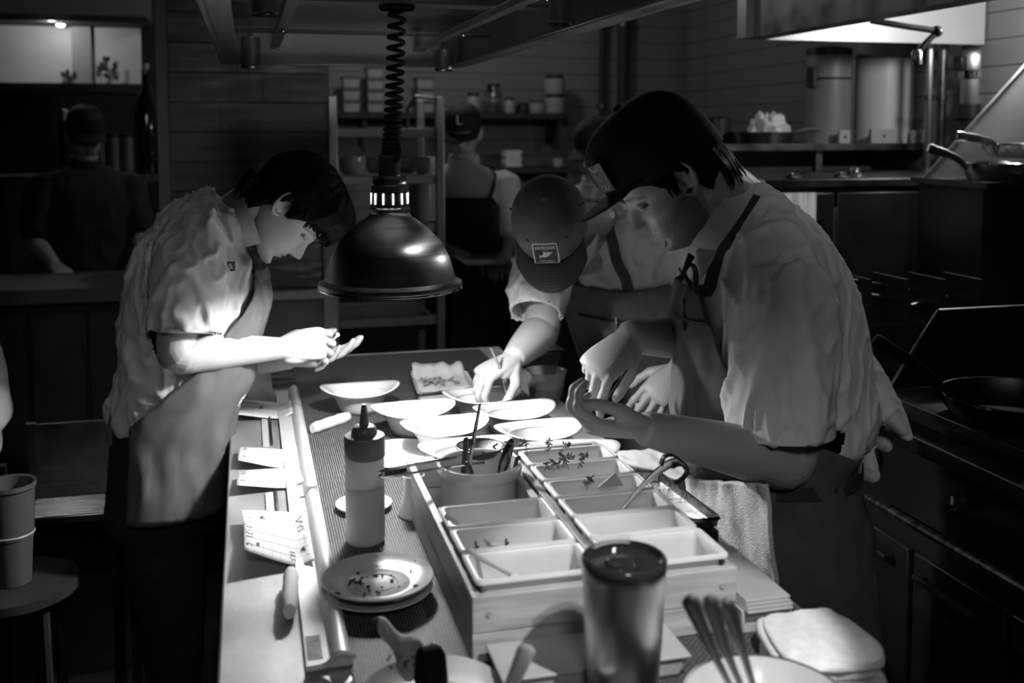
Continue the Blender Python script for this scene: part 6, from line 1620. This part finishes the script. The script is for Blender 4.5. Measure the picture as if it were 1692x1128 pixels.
    hp = at(1285, 860, Y); legs(t, (hp[0] + .02, Y, .80), sd, .10, fd, CLOTHD, .80, .10)
    # held towels
    def tow(u, v):
        A2, B2 = at(1138, 790, 1.78), at(1272, 800, 1.56)
        C2, D2 = at(1150, 960, 1.78), at(1285, 968, 1.56)
        p = (A2 * (1 - u) + B2 * u) * (1 - v) + (C2 * (1 - u) + D2 * u) * v
        n_ = noise.noise((u * 5, v * 1.6, 1)) * .014 + noise.noise((u * 11, v * 3, 5)) * .006
        return V3(p[0] - .004 + n_, p[1] + n_ * .5, p[2])
    o = MB().grid(tow, 44, 44).build('hanging_towel', TERRY, smooth=180, solid=.008); tag(o, 'white terry towel hanging from the right cook\'s apron front', 'towel')
    tw = thing('tucked_towel', 'white terry towel tucked at the right cook\'s back below the shirt', 'towel', tuple(at(1450, 740, Y)))
    pcs = [etube([at(1428, 700, Y), at(1455, 705, Y - .02), at(1478, 697, Y - .02), at(1484, 715, Y - .02)], [.018, .024, .022, .016], [.03, .035, .03, .02], side=(0, 1, 0)),
           etube([at(1440, 700, Y), at(1458, 722, Y - .03), at(1462, 738, Y - .03)], [.016, .018, .012], [.025, .025, .018], side=(0, 1, 0)),
           etube([at(1425, 720, Y), at(1428, 755, Y - .01), at(1436, 785, Y - .01)], [.012, .018, .018], [.02, .03, .028], side=(0, 1, 0))]
    me = union(pcs, .006, 2); wrinkle(me, .002, (40, 40, 40), 1); part('cloth_bundle', me, TERRY, tw)
    # spoon in the right hand
    sp = thing('tasting_spoon', 'small steel spoon pinched above the right cook\'s cupped palm', 'spoon', tuple(at(994, 676, 1.76)))
    a, b = at(994, 676, 1.745), at(1035, 612, 1.79)
    MB().tube([a + (b - a) * s for s in np.linspace(0, 1, 6)], [.0016, .0028, .0034, .003, .0026, .0024], 8, flat=.6).build('handle', DSTEEL, sp, world=True)
    return t
right_cook()

# ------------------------------------------------------------------ middle cook
def middle_cook():
    fd = nrm(V3(-.66, -.75, 0)); sd = V3(.75, -.66, 0)     # facing, his left side
    Y = 2.70
    ft = at(1085, 700, 2.80)
    t = thing('person', 'cook in grey patched cap bending down with tweezers between the other two', 'person', (ft[0], 2.80, 0))
    k = lambda px, py, Y, a, b, tl=0.0: (at(px, py, Y), a, b, tl)
    T = Trunk([k(1095, 980, 2.84, .15, .18), k(1092, 860, 2.84, .15, .18), k(1088, 760, 2.84, .145, .18), k(1082, 690, 2.83, .14, .178), k(1076, 620, 2.80, .142, .182), k(1068, 560, 2.76, .145, .19, .2), k(1052, 495, 2.72, .14, .20, .45), k(1036, 440, 2.69, .125, .20, .6), k(1020, 395, 2.67, .10, .17, .75), k(992, 362, 2.63, .055, .07, .9)], fd, sd)
    S1 = [at(922, 420, 2.64), at(902, 440, 2.58), at(890, 475, 2.53), at(885, 517, 2.49)]
    S2 = [at(1120, 420, 2.60), at(1150, 470, 2.55), at(1165, 540, 2.50)]
    pcs = [T.loft(2.8, 9.0), etube(S1, [.075, .078, .073, .064], side=(0, 1, 0), round_ends=False), etube(S2, [.08, .08, .072], side=(0, 1, 0), round_ends=False)]
    me = union(pcs, .006, 3); wrinkle(me, .006, (15, 15, 8), 14); crease(me, .011, (12, 12, 7), 41); crease(me, .005, (28, 28, 16), 5)
    me = cut(me, S1[-1], S1[-1] - S1[-2], .085); me = cut(me, S2[-1], S2[-1] - S2[-2], .095)
    sh = part('shirt', me, SHIRT, t); shm = me
    md = sh.modifiers.new('solid', 'SOLIDIFY'); md.thickness = .003; md.offset = -1
    d = nrm(S1[-1] - S1[-2]); c = S1[-1] - d * .004; u = nrm(np.cross(d, V3(0, 1, 0))); v = np.cross(d, u)
    MB().tube([c + .063 * math.cos(q) * u + .064 * math.sin(q) * v for q in np.linspace(0, 6.283, 40, endpoint=False)], .0042, 6, closed=True).build('cuff', SHIRT, sh, world=True)
    ho = at(913, 384, 2.50)
    az = nrm(V3(-.42, -.91, 0)); M = hframe(ho, az * .62 + RT * .10 + V3(0, 0, -.78), az * .78 - RT * .02 + V3(0, 0, .62))
    E1, W1 = at(893, 548, 2.50), at(850, 590, 2.385)
    E2, W2 = at(1172, 560, 2.48), at(1122, 610, 2.36)
    h1, L1 = hand(W1, (-.80, -.25, -.30), (-.42, -.25, .87), True, [(48, 36, 18), (52, 40, 22), (56, 44, 24), (58, 46, 24)], [(.50, .55, -.62), (.70, .0, -.70), (.72, -.25, -.62)])
    h2, L2 = hand(W2, (-.72, -.12, -.62), (-.35, -.80, .48), False, [(22, 22, 12), (26, 24, 14), (30, 26, 14), (34, 28, 16)])
    neck = etube([at(1005, 385, 2.655), at(985, 370, 2.63), M @ Vector((-.045, 0, -.05)), M @ Vector((-.02, 0, 0))], [.06, .058, .056, .05], side=(0, 1, 0))
    core = etube([at(1082, 680, 2.83), at(1068, 560, 2.76), at(1036, 445, 2.69), at(1008, 388, 2.66)], [.06, .06, .06, .055], side=(0, 1, 0))
    shl = etube([at(920, 432, 2.62), at(1025, 420, 2.68), at(1120, 435, 2.60)], [.045, .05, .045], side=(0, 0, 1))
    me = union(head_pieces(M) + [neck, core, shl, arm(at(912, 440, 2.60), E1, W1, (.05, .048, .047, .047, .040, .029)), arm(at(1125, 440, 2.59), E2, W2, (.05, .048, .046, .046, .038, .029))] + h1 + h2, .0025, 2)
    tone(me, M, beard=.35); part('body', me, SKIN, t)
    hair(M, 'hair', t, thick=.005, front=.05, nape=-.06, side_z=-.006, strand=.003, seed=18)
    K = cap(M, t, CAPT, CAPV, tall=.152, visor=.072, droop=.34, zf=.046, zb=.008, a=.112, b=.093, flatv=2.2, stitch=mat('visor_thread', .10, .8))
    # patch with white border
    pd = nrm(np.array(M.to_3x3() @ Vector((1, -.06, .34)))); pu = nrm(np.array(M.to_3x3() @ Vector((-.34, 0, 1)))); ps = nrm(np.cross(pu, pd)); pu = np.cross(pd, ps)
    pc = np.array(M @ Vector((.113, -.006, .088))) + pd * .001
    PM = frame(pc, ps, pu, pd)
    def slab(x, y, w_, h_, z0, z1):
        b_ = MB(); b_.box((x, y, (z0 + z1) / 2), (w_, h_, z1 - z0)); b_.v = [tuple(PM @ Vector(p)) for p in b_.v]; return b_
    slab(0, 0, .062, .062, -.010, .0015).build('patch_border', THREAD, K, world=True, bevel=.002)
    slab(0, 0, .056, .056, .0014, .0022).build('patch', CAPV, K, world=True)
    text_mesh('patch_lettering', 'BASS PRO SHOPS', .0088, THREAD, K, PM @ Matrix.Translation((0, .0185, .0026)) @ Matrix.Diagonal((.74, 1.55, 1, 1)))
    text_mesh('patch_small_print', 'NATIONAL  SERVICE', .0036, THREAD, K, PM @ Matrix.Translation((0, -.022, .0026)))
    e = MB()     # leaping fish emblem
    e.ellip((0, 0, 0), (.013, .0065, .0008), Matrix.Rotation(.5, 3, 'Z'), 16, 6)
    e.add([(-.009, -.004, 0), (-.018, -.001, 0), (-.016, -.012, 0)], [(0, 1, 2)]); e.add([(.0, .006, 0), (-.006, .012, 0), (-.007, .004, 0)], [(0, 1, 2)]); e.add([(.010, .004, 0), (.016, .011, 0), (.014, .003, 0)], [(0, 1, 2)])
    e.v = [tuple(PM @ Vector((p[0] + .001, p[1] - .002, p[2] + .003))) for p in e.v]
    e.build('patch_emblem', mat('emblem_thread', .45, .8), K, world=True)
    def uu(j): return 0.2 + 7.2 * j
    def thr(j):
        u = uu(j); w_ = np.interp(u, [0, 3, 4, 5, 6, 7.4], [2.5, 2.4, 2.0, 1.45, 1.15, .80]); return (-w_, w_)
    ap = T.sheet(uu, thr, .014, 50, 70, lambda j: np.interp(uu(j), [0, 3, 4.5, 6, 8], [.03, .018, .012, .012, .010]), 25).build('apron', APRON, t, smooth=180, solid=.003, world=True)
    ribbon('neck_strap', onto(shm, [(1040, 478), (1030, 452), (1017, 415), (1007, 380), (1000, 350)], .008), .028, ap, APROND, lambda p: p - T.key(7.4)[:3], n=1)
    ribbon('neck_strap', drape(shm, [T.pt(7.35, -.5, .02), T.pt(8.0, -.7, .016), T.pt(8.5, -1.2, .014), at(990, 335, 2.66)], .007), .028, ap, APROND, lambda p: p - T.key(7.4)[:3], n=1)
    ribbon('pocket_edge', [T.pt(6.45, th, .028) for th in np.linspace(-.45, .35, 8)], .005, ap, STRAP, lambda p: p - T.key(6.4)[:3])
    pe = T.pt(6.45, .02, .032); MB().tube([pe + V3(0, 0, .012), pe - V3(0, 0, .028)], .004, 8).build('pen', CHROME, ap, world=True)
    ribbon('collar', [at(962, 432, 2.52), at(985, 405, 2.55), at(1000, 372, 2.60), at(1000, 345, 2.66), at(965, 335, 2.72), at(945, 355, 2.70)], .038, sh, SHIRT, lambda p: p - at(975, 380, 2.63), thick=.004)
    hp = at(1085, 800, 2.84); legs(t, (hp[0], 2.84, .80), sd, .10, fd, CLOTHD, .80)
    tz = thing('tweezers', 'slim steel tweezers held in the middle cook\'s hand over a bowl', 'tweezers', tuple(at(846, 668, 2.30)))
    top = at(811, 574, 2.33); mid = at(830, 622, 2.34)
    for dx, tip in ((0, (839, 668)), (1, (848, 667))):
        e_ = at(tip[0], tip[1], 2.385)
        MB().tube(catmull([top, mid + V3(.004 * dx, 0, 0), e_], 6), [.0028] * 6 + [.0022] * 4 + [.0014] * 3, 8, flat=.6).build('prong', STEEL, tz, world=True)
    return t
middle_cook()

# ------------------------------------------------------------------ background people
def standing(px, Y, zt, facing, label, shirt_m, apron_m=None, cap_m=None, bend=0.0, logo=None, armpose=None, sc=1.0):
    p = at(px, 200, Y); base = V3(p[0], Y, 0); fd = nrm(V3(*facing, 0)); sd = V3(-fd[1], fd[0], 0)
    t = thing('person', label, 'person', tuple(base))
    H = zt; z = lambda f: V3(0, 0, f * H)
    hd = base + z(.915) + fd * bend
    T = Trunk([(base + z(.30), .14, .19), (base + z(.42), .14, .19), (base + z(.50), .135, .185), (base + z(.58), .125, .175), (base + z(.66) + fd * bend * .2, .13, .19), (base + z(.74) + fd * bend * .5, .125, .205), (base + z(.80) + fd * bend * .7, .09, .18), (base + z(.835) + fd * bend * .8, .055, .07)], fd, sd)
    pcs = [T.loft(1.9, 7)]; skin = []
    M = hframe(hd, fd * .97 + V3(0, 0, -.25), fd * .25 + V3(0, 0, .97))
    for s in (-1, 1):
        S = base + z(.785) + fd * bend * .65 + sd * s * .19; E = S + V3(0, 0, -.27) + sd * s * .05 + fd * .03
        Wp = (armpose[0 if s < 0 else 1] if armpose else E + fd * .20 + V3(0, 0, -.08) - sd * s * .05)
        pcs.append(etube([S, S * .5 + E * .5, S * .15 + E * .85], [.075, .075, .068], side=fd, round_ends=True))
        skin.append(arm(S, E, Wp)); h, _ = hand(Wp, Wp - E, (0, 0, 1), s < 0, (20, 25, 15)); skin += h
    me = union(pcs, .011, 3); wrinkle(me, .006, (14, 14, 8), px); so = part('shirt', me, shirt_m, t)
    nc = base + z(.842) + fd * bend * .8
    for dz, rr_ in ((0, .066), (.016, .062)): MB().tube([nc + V3(0, 0, dz) + rr_ * (math.cos(q) * fd + math.sin(q) * sd) - V3(0, 0, .02 * math.cos(q)) for q in np.linspace(0, 6.283, 30, endpoint=False)], .012, 8, closed=True).build('collar', shirt_m, so, world=True)
    neck = etube([base + z(.80) + fd * bend * .7, base + z(.85) + fd * bend * .85, M @ Vector((-.02, 0, -.04))], [.06, .055, .052], side=sd)
    me = union(head_pieces(M) + [neck, etube([base + z(.5), base + z(.7) + fd * bend * .3, base + z(.8) + fd * bend * .7], [.06] * 3, side=sd)] + skin, .005, 1); tone(me, M); part('body', me, SKINB, t)
    hair(M, 'hair', t, thick=.010, strand=.004, seed=px)
    if cap_m:
        K = cap(M, t, cap_m, cap_m)
        if logo: text_mesh('cap_letter', logo, .06, THREAD, K, frame(np.array(M @ Vector((.112, 0, .095))), -np.array(M.to_3x3() @ Vector((0, -1, 0))), np.array(M.to_3x3() @ Vector((-.2, 0, 1))), np.array(M.to_3x3() @ Vector((1, 0, .2)))), .002)
    if apron_m:
        def uu(j): return .1 + 5.0 * j
        ap = T.sheet(uu, lambda j: (-np.interp(uu(j), [0, 3, 4, 5.1], [2.4, 2.2, 1.3, .7]), np.interp(uu(j), [0, 3, 4, 5.1], [2.4, 2.2, 1.3, .7])), .016, 30, 30, .012, px).build('apron', apron_m, t, smooth=180, solid=.003, world=True)
        for s in (-1, 1): ribbon('neck_strap', [T.pt(5.05, .6 * s, .02), T.pt(5.7, .8 * s, .016), T.pt(6.4, 1.3 * s, .016), T.pt(6.85, 2.6 * s, .012)], .03, ap, apron_m, lambda p: p - T.key(6)[:3])
    legs(t, base + z(.46), sd, .1, fd, CLOTHD, .8)
    return t
wp = at(795, 432, 4.35)
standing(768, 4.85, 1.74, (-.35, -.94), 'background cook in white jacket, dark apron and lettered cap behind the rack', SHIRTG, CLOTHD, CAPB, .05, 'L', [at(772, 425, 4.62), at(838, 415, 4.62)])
o = thing('sheet_tray', 'pale sheet tray held by the background cook', 'tray', tuple(at(805, 425, 4.5)))
c = at(805, 428, 4.48)
MB().box(c, (.26, .32, .006)).build('tray_sheet', mat('grey_tray', .3, .4, .5), o, world=True)
MB().box(c + V3(0, -.16, .01), (.26, .006, .02)).build('rim', STEEL, o, world=True)
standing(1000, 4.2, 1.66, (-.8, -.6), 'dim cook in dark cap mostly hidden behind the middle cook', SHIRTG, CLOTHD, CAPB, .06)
standing(140, 5.29, 1.73, (.3, -.95), 'dark silhouetted person in a cap at the far left', CLOTHD, None, CAPB)
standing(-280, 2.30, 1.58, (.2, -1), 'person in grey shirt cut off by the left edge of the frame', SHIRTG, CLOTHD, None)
